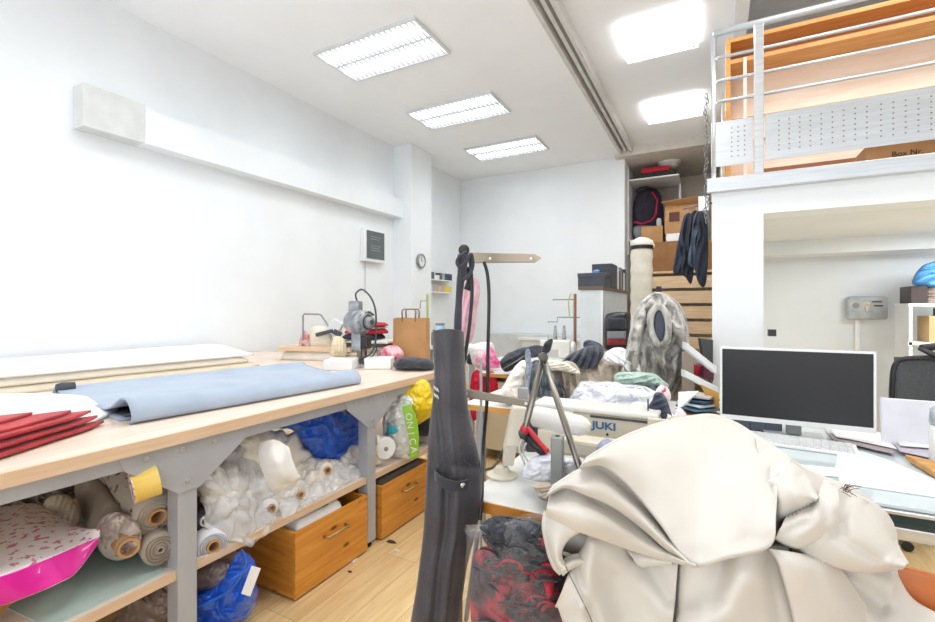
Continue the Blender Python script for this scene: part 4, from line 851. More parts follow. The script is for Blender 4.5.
# ------------------------------------------------------------------ alcove
t = thing('quilt_roll', 'tall upright roll of white quilting with a black strap', 'roll', (-.85, 6.62, 0)); q = PY(641.5, 300, 6.6)
bm = newbm(); prof = [(.14 + .006*math.sin(k*1.9), k*.055) for k in range(42)]; lathe(bm, (q.x, 6.6, 0), prof, 28); obj('quilting', bm, OFFWH, t, smooth=True)
bm = newbm(); lathe(bm, (q.x, 6.6, 2.14), [(.148, 0), (.150, .05)], 28); obj('strap', bm, BLACKP, t)
bm = newbm(); puff(bm, [(632, 242), (640, 237), (650, 239), (655, 246), (650, 250), (634, 250)], 6.3, .1, crinkle=(.03, 9), nr=12, nt=50); obj('cream_fold', bm, OFFWH, smooth=True, label='cream folded quilt end on top of the tall roll', cat_='quilt')
# slatted timber shelving
t = thing('slatted_rack', 'pale timber slatted rack standing in the alcove', 'rack', (-.5, 7.6, 0))
for k, z in enumerate((.55, .76, .98, 1.2, 1.42, 1.64)):
    bx('slat', (-1.0, .02, 7.32, 7.35, z, z+.175), SLATW, t, bevel=.003)
for x in (-1.03, .03): bx('post', (x, x+.05, 7.36, 7.42, 0, 1.86), SLATW, t)
for z in (1.86,): bx('shelf_board', (-1.05, .08, 7.32, 8.1, z, z+.03), SLATW, t)
for x in (-1.03, .03): bx('post', (x, x+.05, 8.02, 8.08, 0, 1.86), SLATW, t)
bx('large_carton', (-.86, .02, 7.36, 7.9, 1.892, 2.33), mat('dark_cardboard', '#9A6E45', .8, col2='#8F653E'), label='large brown cardboard box on the slatted rack', cat_='box', bevel=.004)
t = thing('cardboard_box', 'open brown box with a printed mark on the big carton', 'box', (-.4, 7.6, 2.34)); 
bx('carton', (-.62, -.12, 7.4, 7.85, 2.45, 2.86), CARD, t); bx('printed_mark', (-.56, -.42, 7.397, 7.399, 2.62, 2.76), mat('brown_print', '#5a2f25', .6), t)
bm = newbm(); prism(bm, [(-.62, 7.40, 2.86), (-.12, 7.40, 2.86), (-.2, 7.28, 2.93), (-.66, 7.28, 2.90)], (0, 0, .006)); obj('flap', bm, CARD, t)
bx('white_carton', (-.6, -.1, 7.38, 7.8, 2.335, 2.445), PAPER, label='flat white box under the marked brown box', cat_='box')
bx('cardboard_box', (-.95, -.65, 7.4, 7.8, 2.335, 2.58), CARD, label='small brown box at the left of the big carton', cat_='box')
q0, q1 = PY(634, 240, 8.0), PY(663, 182, 8.0)
t = thing('high_shelf', 'thin white shelf high in the alcove holding red and dark items', 'shelf', (-.95, 8.5, 2.3))
bx('shelf_board', (-1.19, -.45, 7.75, 8.4, 3.39, 3.412), WHITEP, t); bx('shelf_board', (-1.19, -.45, 7.75, 8.4, 2.42, 2.445), WHITEP, t)
bx('bracket', (-1.199, -1.185, 7.75, 8.9, 2.2, 3.6), WHITEP, t); bx('bracket', (-.48, -.45, 8.3, 8.9, 2.3, 3.42), WHITEP, t)
for k, (c, z, w_, lab) in enumerate((('#2d3b33', 3.413, .5, 'dark green folded item under the red one on the high shelf'), ('#C3243C', 3.495, .42, 'red folded item topmost on the high alcove shelf'))):
    bx('folded_cloth', (-1.0, -1.0 + w_, 7.78, 8.3, z, z+.08), mat('shelf_item_%d' % k, c, .8), bevel=.02, label=lab, cat_='cloth')
t = thing('backpack', 'dark backpack with red trim hanging from the high alcove shelf', 'backpack', P(650, 238, 7.75))
DN = mat('dark_plum_cloth', '#2B2835', .8, col2='#35303F')
bm = newbm(); puff(bm, [(635, 198), (640, 190), (650, 188), (659, 192), (663, 205), (664, 225), (662, 238), (636, 239), (633, 222), (633, 208)], 7.75, .16, p=3, crinkle=(.02, 7), nr=18, nt=70); obj('bag_body', bm, DN, t, smooth=True)
bm = newbm(); puff(bm, [(634, 227), (648, 225), (655, 228), (655, 238), (636, 238)], 7.62, .06, nr=10, nt=40); obj('grey_pocket', bm, GREYP, t, smooth=True)
RB = mat('magenta_red_trim', '#C21E4E', .6)
bm = newbm(); tube(bm, [P(634, 222, 7.6), P(642, 224, 7.56), (P(651, 221, 7.6)), P(656, 214, 7.6), P(657, 200, 7.62), P(652, 192, 7.64)], .02, 6); obj('trim', bm, RB, t, smooth=True)
bm = newbm(); tube(bm, [P(636, 192, 7.7), P(646, 188, 7.64), P(656, 191, 7.7)], .03, 6); obj('strap', bm, DN, t, smooth=True)
bm = newbm(); puff(bm, [(657, 219), (661, 219), (661, 226), (657, 226)], 7.56, .01, nr=5, nt=24); obj('white_tag', bm, WHITEP, t)
# hanging dark clothes by the loft corner
bm = newbm(); tube(bm, [P(684, 209, 4.05), P(705, 204, 3.55), P(713, 203, 3.5)], .008, 8); obj('hanging_rail', bm, DARKMET, smooth=True, label='short metal hanging rail at the loft side', cat_='rail')
for k, (out, d, c) in enumerate((([(684, 216), (690, 213), (692, 220), (688, 240), (684, 270), (680, 274), (673, 272), (676, 252), (680, 232)], 3.95, '#3C4657'), ([(689, 218), (696, 210), (698, 220), (696, 245), (692, 282), (686, 278), (681, 268), (685, 242)], 3.85, '#20232B'), ([(694, 216), (702, 211), (704, 226), (704, 262), (696, 268), (688, 262), (691, 240)], 3.72, '#5A6880'), ([(699, 216), (706, 214), (708, 235), (708, 262), (705, 286), (698, 282), (694, 262), (697, 240)], 3.62, '#2A3140'))):
    bm = newbm(); puff(bm, out, d, .035, fold=(1, .12, 5.5, .02), crinkle=(.006, 12), nr=24, nt=90); g = obj('hanging_garment', bm, mat('garment_%d' % k, c, .8, col2='#2b303a', nscale=10, bump=.2, bscale=150), smooth=True, label=['slate blue garment hanging farthest back by the loft corner', 'near-black garment hanging second from the back by the loft corner', 'lighter blue-grey garment hanging third from the back by the loft corner', 'dark navy garment hanging closest to the white pillar'][k], cat_='garment', group='garments hanging by the loft corner')
    bm = newbm(); p = P(out[1][0], 213, d); tube(bm, curve([p + Vector((0, 0, -.03)), p + Vector((0, 0, .03)), p + Vector((.012, 0, .055)), p + Vector((.025, 0, .035))], 10), .004, 6); obj('hanger_hook', bm, CHROME, g, smooth=True)

# ------------------------------------------------------------------ garment heaps in the middle
worktable('sewing_table', 'white sewing table buried under the beige garments', -1.32, -.60, 2.42, 3.3, z=.78)
BG2 = mat('beige_garment', '#D2C7B8', .85, col2='#BFB29F', nscale=7, bump=.2, bscale=250)
G3 = mat('greige_garment', '#BFB4A4', .85, col2='#AA9E8D', nscale=7, bump=.2, bscale=250)
def heap(out, d, b, m, lab, name='garment', cat_2='garment', fold=None, cr=(.026, 9, 1), nr=38, nt=150, tilt=(0, -.002), group=None):
    bm = newbm(); puff(bm, out, d, b, crinkle=cr, fold=fold, nr=nr, nt=nt, tilt=tilt, outl_noise=.12); return obj(name, bm, m, smooth=True, label=lab, cat_=cat_2, group=group)
heap([(574, 372), (588, 362), (604, 360), (626, 366), (634, 378), (632, 394), (618, 402), (590, 404), (576, 396)], 3.05, .13, BG2, 'beige garment heap left of the fur coat', fold=(1, -.3, 11, .035))
heap([(603, 356), (614, 348), (626, 350), (640, 364), (642, 378), (634, 382), (622, 366), (606, 362)], 2.95, .06, WHITEC, 'white folded cloth with dark edges on the beige heap', fold=(-.6, 1, 7, .012))
heap([(546, 372), (556, 362), (572, 362), (580, 372), (577, 392), (574, 406), (560, 408), (548, 396)], 2.75, .09, G3, 'crumpled greige garment in the middle of the heap', fold=(1, -.2, 7, .035), cr=(.03, 12, 1))
heap([(541, 366), (552, 361), (566, 363), (579, 371), (577, 374), (560, 371), (546, 371)], 2.68, .05, OFFWH, 'cream folded cloth edges on the crumpled heap', fold=(.3, 1, 3.5, .016))
heap([(526, 367), (539, 361), (551, 370), (558, 386), (553, 400), (538, 398), (528, 392)], 2.58, .05, mat('teal_dark_print', '#2D3A46', .8, col2='#8D9BA3', nscale=18), 'dark blue and grey garment behind the metal rods', fold=(1, 0, 5, .03))
heap([(498, 398), (504, 384), (514, 368), (523, 360), (530, 368), (531, 390), (528, 402), (512, 406)], 2.72, .09, mat('white_pink_print', '#EFEAE3', .8, col2='#D9A9AC', nscale=14, lo=.60, hi=.66), 'white cloth with faint pink spots left of the metal rods')
heap([(549, 384), (558, 379), (565, 390), (566, 402), (556, 405), (547, 402)], 2.58, .03, BLACKC, 'black piece standing for the dark gap beside the crumpled greige garment', fold=(1, -.2, 4, .01))  # shade of the gap in the heap put in as a black body
heap([(524, 396), (540, 390), (556, 392), (566, 398), (560, 405), (540, 407), (526, 404)], 2.6, .06, BEIGE, 'low beige cloth at the foot of the metal rods', fold=(.2, 1, 6, .01))
heap([(500, 366), (506, 354), (516, 350), (530, 346), (542, 345), (548, 350), (544, 356), (532, 358), (522, 362), (512, 370), (504, 372)], 3.95, .10, BLACKC, 'black jacket with a grey edge lying at the far table corner', fold=(.5, 1, 9, .012), cr=(.014, 8))
heap([(543, 346), (546, 341), (552, 339), (552, 344), (549, 352), (540, 357)], 3.9, .03, BLACKC, 'black sleeve end sticking up behind the black jacket')
bm = newbm(); tube(bm, [P(503, 369, 3.8), P(512, 364, 3.78), P(524, 356, 3.8)], .01, 6, flat=.4); obj('grey_strap', bm, GREYP, smooth=True, label='grey strap lying across the black jacket', cat_='strap')
heap([(559, 364), (570, 354), (582, 348), (594, 346), (604, 350), (600, 362), (596, 367), (584, 369), (574, 367), (566, 369)], 3.0, .08, NAVY, 'navy pleated garment spread over the beige heap', fold=(1, .55, 8, .035), cr=(.014, 8, 1))
heap([(584, 342), (590, 340), (600, 344), (603, 350), (594, 352), (585, 350)], 3.1, .05, NAVY, 'small stiff navy collar piece behind the pleated garment')
heap([(525, 352), (530, 350), (531, 372), (527, 396), (524, 396), (526, 372)], 2.5, .012, mat('steel_blue_web', '#8C93A3', .6), 'steel blue strap hanging before the spotted white cloth', name='strap', cat_2='strap')
# white film and fabric heap behind the machines
worktable('sewing_table', 'white sewing table behind the branded machine holding white bags', -.68, .0, 2.0, 2.38, z=.78)
WF = mat('white_glossy_film', '#EEF0F6', .25, col2='#D4D8E3', nscale=8, coat=.5, bump=.3, bscale=25)
heap([(570, 410), (576, 392), (586, 383), (604, 382), (628, 384), (650, 388), (664, 396), (668, 412), (650, 420), (620, 418), (590, 414)], 2.35, .15, WF, 'glossy white plastic bag heap behind the branded machine', name='plastic_bag', cat_2='bag', cr=(.05, 9, 1), nr=50, nt=190)
heap([(626, 408), (634, 402), (650, 404), (660, 412), (654, 420), (634, 420)], 2.1, .06, mat('grey_mottled_film', '#E3E2E0', .3, col2='#9A9994', nscale=16, lo=.55), 'grey mottled bundle at the right of the white bag heap', name='bundle', cat_2='bundle', cr=(.02, 14, 1), nr=26, nt=90)
heap([(614, 384), (618, 373), (640, 372), (658, 376), (668, 386), (656, 390), (630, 388)], 2.7, .07, mat('mint_cloth', '#B4CABF', .8, col2='#A3BBB0', nscale=8), 'mint green folded cloth in front of the fur coat', fold=(.1, 1, 6, .01))
heap([(622, 386), (642, 382), (662, 386), (670, 392), (652, 393), (630, 390)], 2.6, .04, mat('dark_teal_cloth', '#3E4A49', .8, col2='#5a6866', nscale=10), 'dark teal cloth under the mint green one', fold=(.1, 1, 4, .006))
# fur coat on a stand
FUR = mat('grey_fur', '#D6D3CC', .95, col2='#4E4A45', nscale=13, stretch=(1.4, 1.4, .45), bump=.9, bscale=90, sheen=.5, lo=.38, hi=.66, detail=8)
t = thing('fur_coat', 'grey mottled fur coat with a hood hanging on a stand', 'coat', (P(655, 390, 3.0).x, P(655, 390, 3.0).y, 0))
def fur(bm, o, d, b, **k): puff(bm, o, d, b, crinkle=(.03, 9), nr=34, nt=140, **k)
bm = newbm(); fur(bm, [(626, 350), (630, 330), (636, 310), (646, 297), (658, 292), (670, 296), (681, 306), (688, 326), (690, 350), (688, 372), (684, 392), (672, 402), (650, 400), (630, 398), (619, 388), (621, 370)], 3.05, .14, fold=(1, .35, 11, .045)); obj('coat_body', bm, FUR, t, smooth=True)
bm = newbm(); fur(bm, [(618, 392), (621, 370), (628, 345), (634, 322), (640, 310), (646, 312), (644, 330), (640, 355), (638, 380), (634, 396)], 2.93, .06, fold=(1, .2, 8, .012)); obj('sleeve', bm, FUR, t, smooth=True)
bm = newbm(); fur(bm, [(664, 310), (670, 300), (680, 310), (687, 330), (689, 352), (684, 352), (676, 340), (670, 325)], 2.92, .05); obj('collar_flap', bm, FUR, t, smooth=True)
ring = [P(x, y, 2.86) for x, y in ((658, 306), (664, 310), (668, 322), (668, 336), (664, 344), (658, 344), (653, 336), (650, 324), (652, 312), (658, 306))]
bm = newbm(); tube(bm, curve(ring, 40), .020, 12); obj('hood_rim', bm, FUR, t, smooth=True)
bm = newbm(); puff(bm, [(656, 312), (661, 310), (665, 318), (665, 332), (661, 341), (656, 338), (654, 326)], 2.87, .012, nr=10, nt=40); obj('hood_lining', bm, mat('slate_blue_lining', '#4A5163', .7), t, smooth=True)
pc = P(655, 380, 3.1); bm = newbm(); tube(bm, [(pc.x, pc.y, 0), (pc.x, pc.y, 1.1)], .025, 10); lathe(bm, (pc.x, pc.y, 0), [(.2, 0), (.2, .02), (.03, .05)], 24); obj('stand', bm, BLACKP, t)
bm = newbm(); q = P(659, 300, 3.2); tube(bm, [(q.x, q.y, 1.25), (q.x, q.y, 1.50)], .018, 8); obj('stand_neck', bm, BLACKP, t)
bx('brown_board', (-.165, -.10, 3.12, 3.3, .0, 1.08), mat('brown_grey_board', '#9A8E80', .7), label='upright brown-grey board beside the fur coat', cat_='board')
# ------------------------------------------------------------------ foreground sewing station
worktable('sewing_table', 'white sewing table with orange wooden edge beside the black hanging bag', -.66, -.02, 1.225, 1.96, z=.78, edge=wood('orange_edge', '#D9923F', '#C67F2E', '#7a4a1a', 'X', False, .4))
CE = CREAMP
# front machine: seen from its head end
def front_machine():
    t = thing('sewing_machine', 'cream sewing machine with a slanting head and a white cylindrical arm', 'sewing machine', (-.50, 1.52, .78))
    # slanted head column
    def quadcol(a, b, wa, wb, da, db, nm, m, bev=.006):
        bm = newbm(); A, B = Vector(a), Vector(b); vs = []
        for c, w_, d_ in ((A, wa, da), (B, wb, db)):
            for sx, sy in ((-1, -1), (1, -1), (1, 1), (-1, 1)): vs.append(bm.verts.new(c + Vector((RT[0], RT[1], 0))*sx*w_ + Vector((FW[0], FW[1], 0))*sy*d_))
        for f in ((3,2,1,0),(4,5,6,7),(0,1,5,4),(1,2,6,5),(2,3,7,6),(3,0,4,7)): bm.faces.new([vs[i] for i in f])
        obj(nm, bm, m, t, bevel=bev)
    quadcol(P(511, 445, 1.58), P(519, 406, 1.62), .024, .024, .03, .03, 'head', CE)
    quadcol(P(508, 464, 1.57), P(510, 444, 1.58), .018, .021, .022, .026, 'lower_head', CE, .004)
    bm = newbm(); lathe(bm, P(502, 470, 1.56) * Vector((1, 1, 0)) + Vector((0, 0, .781)), [(.052, 0), (.052, .006), (.03, .012), (.022, .03)], 24); obj('base_flange', bm, CE, t, smooth=False)
    # arm barrel + dome
    a, b = P(534, 416, 1.60), P(586, 427, 1.49); ax = (b-a).normalized()
    bm = newbm(); lathe(bm, a, [(.030, 0), (.036, .006), (.037, (b-a).length*.65), (.034, (b-a).length*.7), (.033, (b-a).length - .02), (.026, (b-a).length), (.012, (b-a).length+.012)], 32, ax); obj('arm', bm, WHITEM, t, smooth=True, bevel=.001)
    quadcol(P(531, 450, 1.62), P(531, 412, 1.62), .02, .02, .03, .03, 'mount', DGREY)
    # bed box behind with cream cover, yellowish lower part
    bm = newbm(); box(bm, -.50, -.10, 1.60, 1.66, .782, .84); obj('bed', bm, mat('yellowed_enamel', '#E9D9AE', .35), t, bevel=.01)
    bm = newbm(); box(bm, -.47, -.15, 1.57, 1.665, .84, .895); obj('bed_cover', bm, CE, t, bevel=.012)
    # needle clamp bits
    bm = newbm(); tube(bm, [P(497, 458, 1.6), P(503, 450, 1.6), P(505, 446, 1.6)], .0035, 6); tube(bm, [P(485, 470, 1.5), P(492, 468, 1.5), P(500, 460, 1.55)], .004, 6); obj('guide_wire', bm, DARKMET, t, smooth=True)
    bm = newbm(); tube(bm, curve([P(524, 436, 1.5), P(519, 448, 1.48), P(524, 462, 1.47), P(528, 474, 1.47)], 16), .004, 6); tube(bm, curve([P(528, 440, 1.52), P(523, 452, 1.5), P(529, 464, 1.49), P(527, 476, 1.49)], 16), .003, 6); obj('cable', bm, mat('pale_cable', '#CFCFCB', .5), t, smooth=True)
    bm = newbm(); tube(bm, [P(527, 436, 1.44), P(536, 446, 1.42), P(546, 453, 1.40)], .016, 10); obj('motor_hose', bm, BLACKP, t, smooth=True)
    bm = newbm(); tube(bm, curve([P(524, 424, 1.45), P(531, 432, 1.42), P(540, 443, 1.4), P(548, 452, 1.38)], 12), .0075, 8); lathe(bm, P(525, 430, 1.44), [(.014, -.012), (.017, 0), (.014, .012)], 14, (.3, 0, 1)); obj('red_cord', bm, mat('red_plastic', '#CC2331', .4), t, smooth=True)
front_machine()
# branded machine behind
def brand_machine():
    t = thing('sewing_machine', 'cream and white sewing machine with blue JUKI lettering', 'sewing machine', (-.35, 1.80, .78))
    bx('body', (-.47, -.165, 1.735, 1.86, .865, .955), CE, t, bevel=.008)
    bx('lower_bed', (-.62, -.06, 1.745, 1.88, .781, .863), CE, t, bevel=.006)
    bx('top_cover', (-.63, -.165, 1.725, 1.87, .956, .978), WHITEM, t, bevel=.008)
    bx('dark_seam', (-.40, -.17, 1.722, 1.726, .944, .952), DGREY, t)
    bx('front_plate', (-.20, -.14, 1.715, 1.735, .80, .965), CE, t, bevel=.004)
    bx('side_box', (-.135, -.07, 1.74, 1.85, .865, .955), CE, t, bevel=.006)
    bx('side_box', (-.068, -.015, 1.75, 1.84, .865, .945), mat('cream_shade_enamel', '#DAD3BE', .35), t, bevel=.005)
    for z in (.89, .925): bm = newbm(); lathe(bm, (-.125, 1.715, z), [(.010, 0), (.012, .006), (.008, .02)], 12, (0, 1, 0)); obj('dial', bm, DGREY, t)
    bm = newbm(); tube(bm, [(-.205, 1.78, .977), (-.205, 1.78, 1.02)], .003, 6); obj('spool_pin', bm, DARKMET, t)
    text('lettering', 'JUKI', .037, mat('logo_blue', '#2E6DA8', .4), Matrix.Translation((-.352, 1.7335, .914)) @ Matrix.Rotation(math.pi/2, 4, 'X') @ Matrix.Scale(1.25, 4, (1, 0, 0)), t, .0006, bold=.0012)
    bm = newbm(); lathe(bm, (-.34, 1.733, .885), [(.005, 0), (.005, .002)], 10, (0, 1, 0)); obj('screw', bm, BLACKP, t)
brand_machine()
# thread / lamp stand made from bent rods
t = thing('rod_stand', 'bent steel rod stand with a hinge on top standing on the front table', 'stand', P(543, 470, 1.44) * Vector((1, 1, 0)) + Vector((0, 0, .78)))
ap = P(543, 357, 1.42)
bm = newbm(); tube(bm, [ap, P(525, 430, 1.44), P(523, 438, 1.44)], .010, 12); obj('rod', bm, mat('dull_rod', '#8F8A82', .28, .9), t, smooth=True)
bm = newbm(); tube(bm, [ap, P(579, 466, 1.34), P(584, 482, 1.32)], .010, 12); obj('rod', bm, mat('dull_rod', '#8F8A82'), t, smooth=True)
n_ = Vector((FW[0], FW[1], 0))
bm = newbm(); lathe(bm, ap - n_*.016, [(.007, 0), (.0135, .001), (.0135, .03), (.007, .032)], 20, n_); obj('hinge', bm, DARKMET, t)
bm = newbm(); lathe(bm, P(523, 434, 1.44) - n_*.014, [(.006, 0), (.014, .001), (.014, .026), (.006, .028)], 18, n_); obj('hinge', bm, DARKMET, t)
# horizontal steel arm to the pole
t = thing('swing_arm', 'flat steel swing arm reaching from the black bag to the rod stand', 'arm', P(490, 398, 1.45))
bm = newbm(); a, b = P(458, 392, 1.46), P(528, 404, 1.45)
prism(bm, [a + Vector((0, 0, -.014)), b + Vector((0, 0, -.010)), b + Vector((0, 0, .010)), a + Vector((0, 0, .014))], n_*.012); obj('bar', bm, mat('worn_steel', '#8F867A', .35, .7), t, bevel=.002)
bm = newbm(); tube(bm, [P(470, 392, 1.47), P(505, 398, 1.52), P(528, 402, 1.47)], .004, 8); obj('spring', bm, CHROME, t, smooth=True)
for px, py in ((466, 393.5), (526, 403.5)): bm = newbm(); lathe(bm, P(px, py, 1.449), [(.005, 0), (.005, .003)], 10, -n_); obj('screw', bm, WHITEP, t)
# small thread stand on this table
t = thing('thread_holder', 'slim steel thread holder standing on the front table beside the cream head', 'thread stand', P(527, 405, 1.9)*Vector((1, 1, 0)) + Vector((0, 0, .78)))
bm = newbm(); box(bm, -.02, .02, -.02, .02, .78, 1.03, Matrix.Translation(P(523, 400, 1.85)*Vector((1, 1, 0))) @ Matrix.Rotation(YAW, 4, 'Z')); obj('post', bm, mat('alu_post', '#B4B6B6', .35, .6), t, bevel=.004)
bm = newbm(); q = P(481, 405, 1.9); tube(bm, [(q.x, q.y, .0), (q.x, q.y, 1.14)], .006, 8); obj('spindle', bm, GREYP, smooth=True, label='thin grey spindle rod standing behind the black cable', cat_='rod')
# grey upright block
t = thing('clamp_block', 'grey upright metal block in front of the white cloth on the table', 'block', P(557, 484, 1.32))
M_ = Matrix.Translation(P(557.5, 500, 1.33)*Vector((1, 1, 0)) + Vector((0, 0, .82))) @ Matrix.Rotation(.15, 4, 'Z')
bm = newbm(); box(bm, -.018, .018, -.016, .016, -.038, .160, M_); obj('body', bm, mat('block_grey', '#9EA2A1', .35, .5), t, bevel=.004)
bm = newbm(); box(bm, -.006, .006, -.006, .006, .1595, .162, M_); obj('slot', bm, BLACKP, t)
bm = newbm(); puff(bm, [(522, 470), (532, 458), (546, 454), (562, 455), (582, 458), (592, 468), (590, 482), (566, 486), (540, 482), (524, 478)], 1.42, .07, crinkle=(.02, 16, 1), nr=30, nt=110); obj('white_cloth', bm, WF, smooth=True, label='crumpled white cloth under the rod stand on the front table', cat_='cloth')
for k, (out, d, m) in enumerate((([(532, 487), (545, 482), (562, 486), (575, 490), (568, 498), (545, 494)], 1.34, BEIGE), ([(538, 496), (552, 491), (570, 494), (566, 505), (548, 502)], 1.30, mat('greige_garment', '#BFB4A4')))):
    bm = newbm(); puff(bm, out, d, .03, fold=(.2, 1, 4, .006), nr=14, nt=60); obj('beige_cloth', bm, m, smooth=True, label=['pale beige cloth edge between the white cloth and cream heap', 'darker beige cloth edge tucked under the cream heap'][k], cat_='cloth')
for k, (out, d, m, lab) in enumerate((([(596, 450), (602, 440), (612, 440), (618, 452), (606, 456)], 1.50, mat('lavender_cloth', '#A9ADCB', .6), 'small lavender cloth lump below the blue lettering'), ([(612, 446), (626, 436), (640, 434), (640, 450), (622, 456)], 1.45, WHITEC, 'white cloth lump below the branded machine'))):
    bm = newbm(); puff(bm, out, d, .03, crinkle=(.008, 20), nr=12, nt=50); obj('cloth_lump', bm, m, smooth=True, label=lab, cat_='cloth')
# post with arm, strap and cable
q = P(460, 330, 1.60)
t = thing('lamp_post', 'slim steel post with a flat tan arm holding the black bag', 'post', (q.x, q.y, 0))
bm = newbm(); tube(bm, [(q.x, q.y, 0), (q.x, q.y, 1.535)], .009, 10); lathe(bm, (q.x, q.y, 0), [(.09, 0), (.09, .012), (.02, .02)], 24); obj('post', bm, mat('worn_steel', '#8F867A'), t, smooth=False)
bm = newbm(); prism(bm, [P(459, 252, 1.59), P(535, 254, 1.42), P(542, 257.5, 1.41), P(536, 262, 1.42), P(459, 263, 1.59)], n_*.02); obj('arm', bm, mat('tan_metal', '#A89C8B', .4, .5), t, bevel=.002)
for px in (490, 531): bm = newbm(); lathe(bm, P(px, 258.5, 1.48 if px < 500 else 1.422) - n_*.003, [(.004, 0), (.004, .004)], 10, n_); obj('screw', bm, WHITEP, t)
bm = newbm(); tube(bm, curve([P(484, 262, 1.50), P(487.5, 275, 1.49), P(489, 300, 1.49), P(488, 350, 1.49), P(487, 400, 1.49), P(483, 450, 1.49), P(482, 490, 1.36), P(480, 520, 1.32)], 60), .006, 8); obj('cable', bm, BLACKP, smooth=True, label='black cable falling straight down from the tan arm', cat_='cable')
bm = newbm(); tube(bm, curve([P(470, 256, 1.48), P(472, 290, 1.47), P(470, 320, 1.46), P(466, 350, 1.45), P(461, 380, 1.45)], 40), .006, 8); obj('cable', bm, BLACKP, smooth=True, label='black cable crossing in front of the pink cloth', cat_='cable')
# pink cloth
bm = newbm(); puff(bm, [(462, 272), (471, 276), (478, 280), (480, 292), (477, 312), (474, 334), (469, 344), (459, 340), (457, 330), (461, 306), (463, 288)], 1.58, .022, fold=(1, .1, 6, .006), nr=18, nt=80); obj('pink_cloth', bm, PINKC, smooth=True, label='pale pink cloth hanging behind the black straps', cat_='cloth')
# the hanging black bag
BB = mat('black_waterproof_cloth', '#3D3B42', .42, col2='#36353C', nscale=10, bump=.25, bscale=160, sheen=.2)
def hangbag():
    t = thing('garment_bag', 'long dark grey waterproof bag hanging from the steel post', 'bag', P(440, 640, 1.36))
    rows = [(333, 432, 463.5, 1.40), (345, 433, 464, 1.395), (375, 434.5, 465, 1.385), (400, 433, 467, 1.375), (420, 430.5, 470, 1.37), (445, 428.5, 476, 1.36), (470, 427, 480.5, 1.355), (500, 425.5, 481, 1.345), (530, 424, 476, 1.34), (560, 420.5, 468, 1.33), (590, 416.5, 463, 1.325), (622, 411, 459, 1.32), (660, 405, 455, 1.315), (720, 398, 452, 1.31)]
    n = 48; bm = newbm(); vs = []
    rr = curve(rows, 110)
    for y, xl, xr, d in rr:
        c, w_ = (xl + xr)/2, (xr - xl)/2
        for k in range(n):
            a = 2*math.pi*k/n; s = math.sin(a)
            x = c + w_*math.cos(a); dd = d - .045*s
            f = min(1, max(0, (y - 340)/60))
            if s > 0:   # folds on the front side
                u = math.cos(a)
                ridge = c + w_*(.18 + .22*math.sin(y*.012))
                dd -= f*(.020*math.exp(-((x - ridge)/5.5)**2) - .015*math.exp(-((x - (ridge-10))/4)**2))
                dd -= .012*noise.noise(Vector((x*.05, y*.03, 2)))*f
                if 455 < y < 478: dd += .012*math.exp(-((y-466)/5)**2)*(u+.4)
            vs.append(P(x, y - (4*math.sin(a) if y < 336 else 0), dd))
    grid(bm, vs, 110, n, True); obj('bag_body', bm, BB, t, smooth=True, thick=.003)
    # closed top disc, slightly sunk
    bm = newbm(); cv = bm.verts.new(P(447.5, 334, 1.40)); rim = [bm.verts.new(P(447.5 + 15*math.cos(a), 334 - 3*math.sin(a), 1.40 - .043*math.sin(a))) for a in np.linspace(0, 2*math.pi, 33)[:-1]]
    for k in range(32): bm.faces.new((cv, rim[k], rim[(k+1) % 32]))
    obj('top_cap', bm, mat('bag_top_cloth', '#5C5961', .5), t, thick=.004)
    # strap and stud
    bm = newbm(); pts = [P(435, 474, 1.32), P(438, 479, 1.285), P(448, 484.5, 1.272), P(460, 486.5, 1.268), P(468, 484, 1.28)]
    cc = curve(pts, 24); up = Vector((0, 0, 1)); V = [Vector(p) + Vector((0, 0, z)) for z in (-.014, .014) for p in cc]
    grid(bm, V, 2, 24); st = obj('closing_strap', bm, BLACKC, t, thick=.005)
    bm = newbm(); lathe(bm, P(463, 485, 1.262), [(.007, 0), (.007, .003), (.003, .005)], 14, -n_); obj('snap_button', bm, CHROME, st)
    bm = newbm(); tube(bm, curve([P(445, 455, 1.32), P(458, 458, 1.312), P(472, 467, 1.32)], 14), .0025, 6); obj('seam', bm, BLACKC, t, smooth=True)
    # hanging strap
    bm = newbm(); rows = [(254, 459, 467, 1.45), (266, 459, 466.5, 1.45), (280, 457.5, 464, 1.45), (300, 456.5, 461.5, 1.44), (320, 455, 461, 1.43), (338, 455, 460.5, 1.42)]
    V = []
    for y, xl, xr, d in curve(rows, 30):
        for i in range(6): V.append(P(xl + (xr-xl)*i/5, y, d - .006*math.sin(i/5*math.pi)))
    grid(bm, V, 30, 6); obj('hanging_strap', bm, BLACKC, t, smooth=True, thick=.008)
    bm = newbm(); tube(bm, curve([P(466, 252, 1.46), P(460, 256, 1.44), P(457, 262, 1.44), P(460, 267, 1.44), P(466, 262, 1.44), P(471, 254, 1.45), P(473, 264, 1.45), P(470, 274, 1.45), P(463, 280, 1.44)], 50), .0055, 8); obj('knot', bm, BLACKC, t, smooth=True)
    bm = newbm(); lathe(bm, P(464, 250, 1.47), [(.016, -.008), (.018, 0), (.014, .012)], 14, n_); tube(bm, curve([P(467, 268, 1.5), P(470, 280, 1.49), P(467, 290, 1.49)], 10), .012, 8); obj('buckle', bm, BLACKP, t, smooth=True)
    # tiny printed marks
    for k, s in enumerate(('IO', 'DY')): 
        bm = newbm()
        for j in range(3): tube(bm, [P(434+j*1.6, 386 + k*7 + j, 1.335), P(435.5 + j*1.5, 390 + k*7 + j, 1.335)], .0012, 5)
        obj('white_print', bm, PAPER, t)
hangbag()
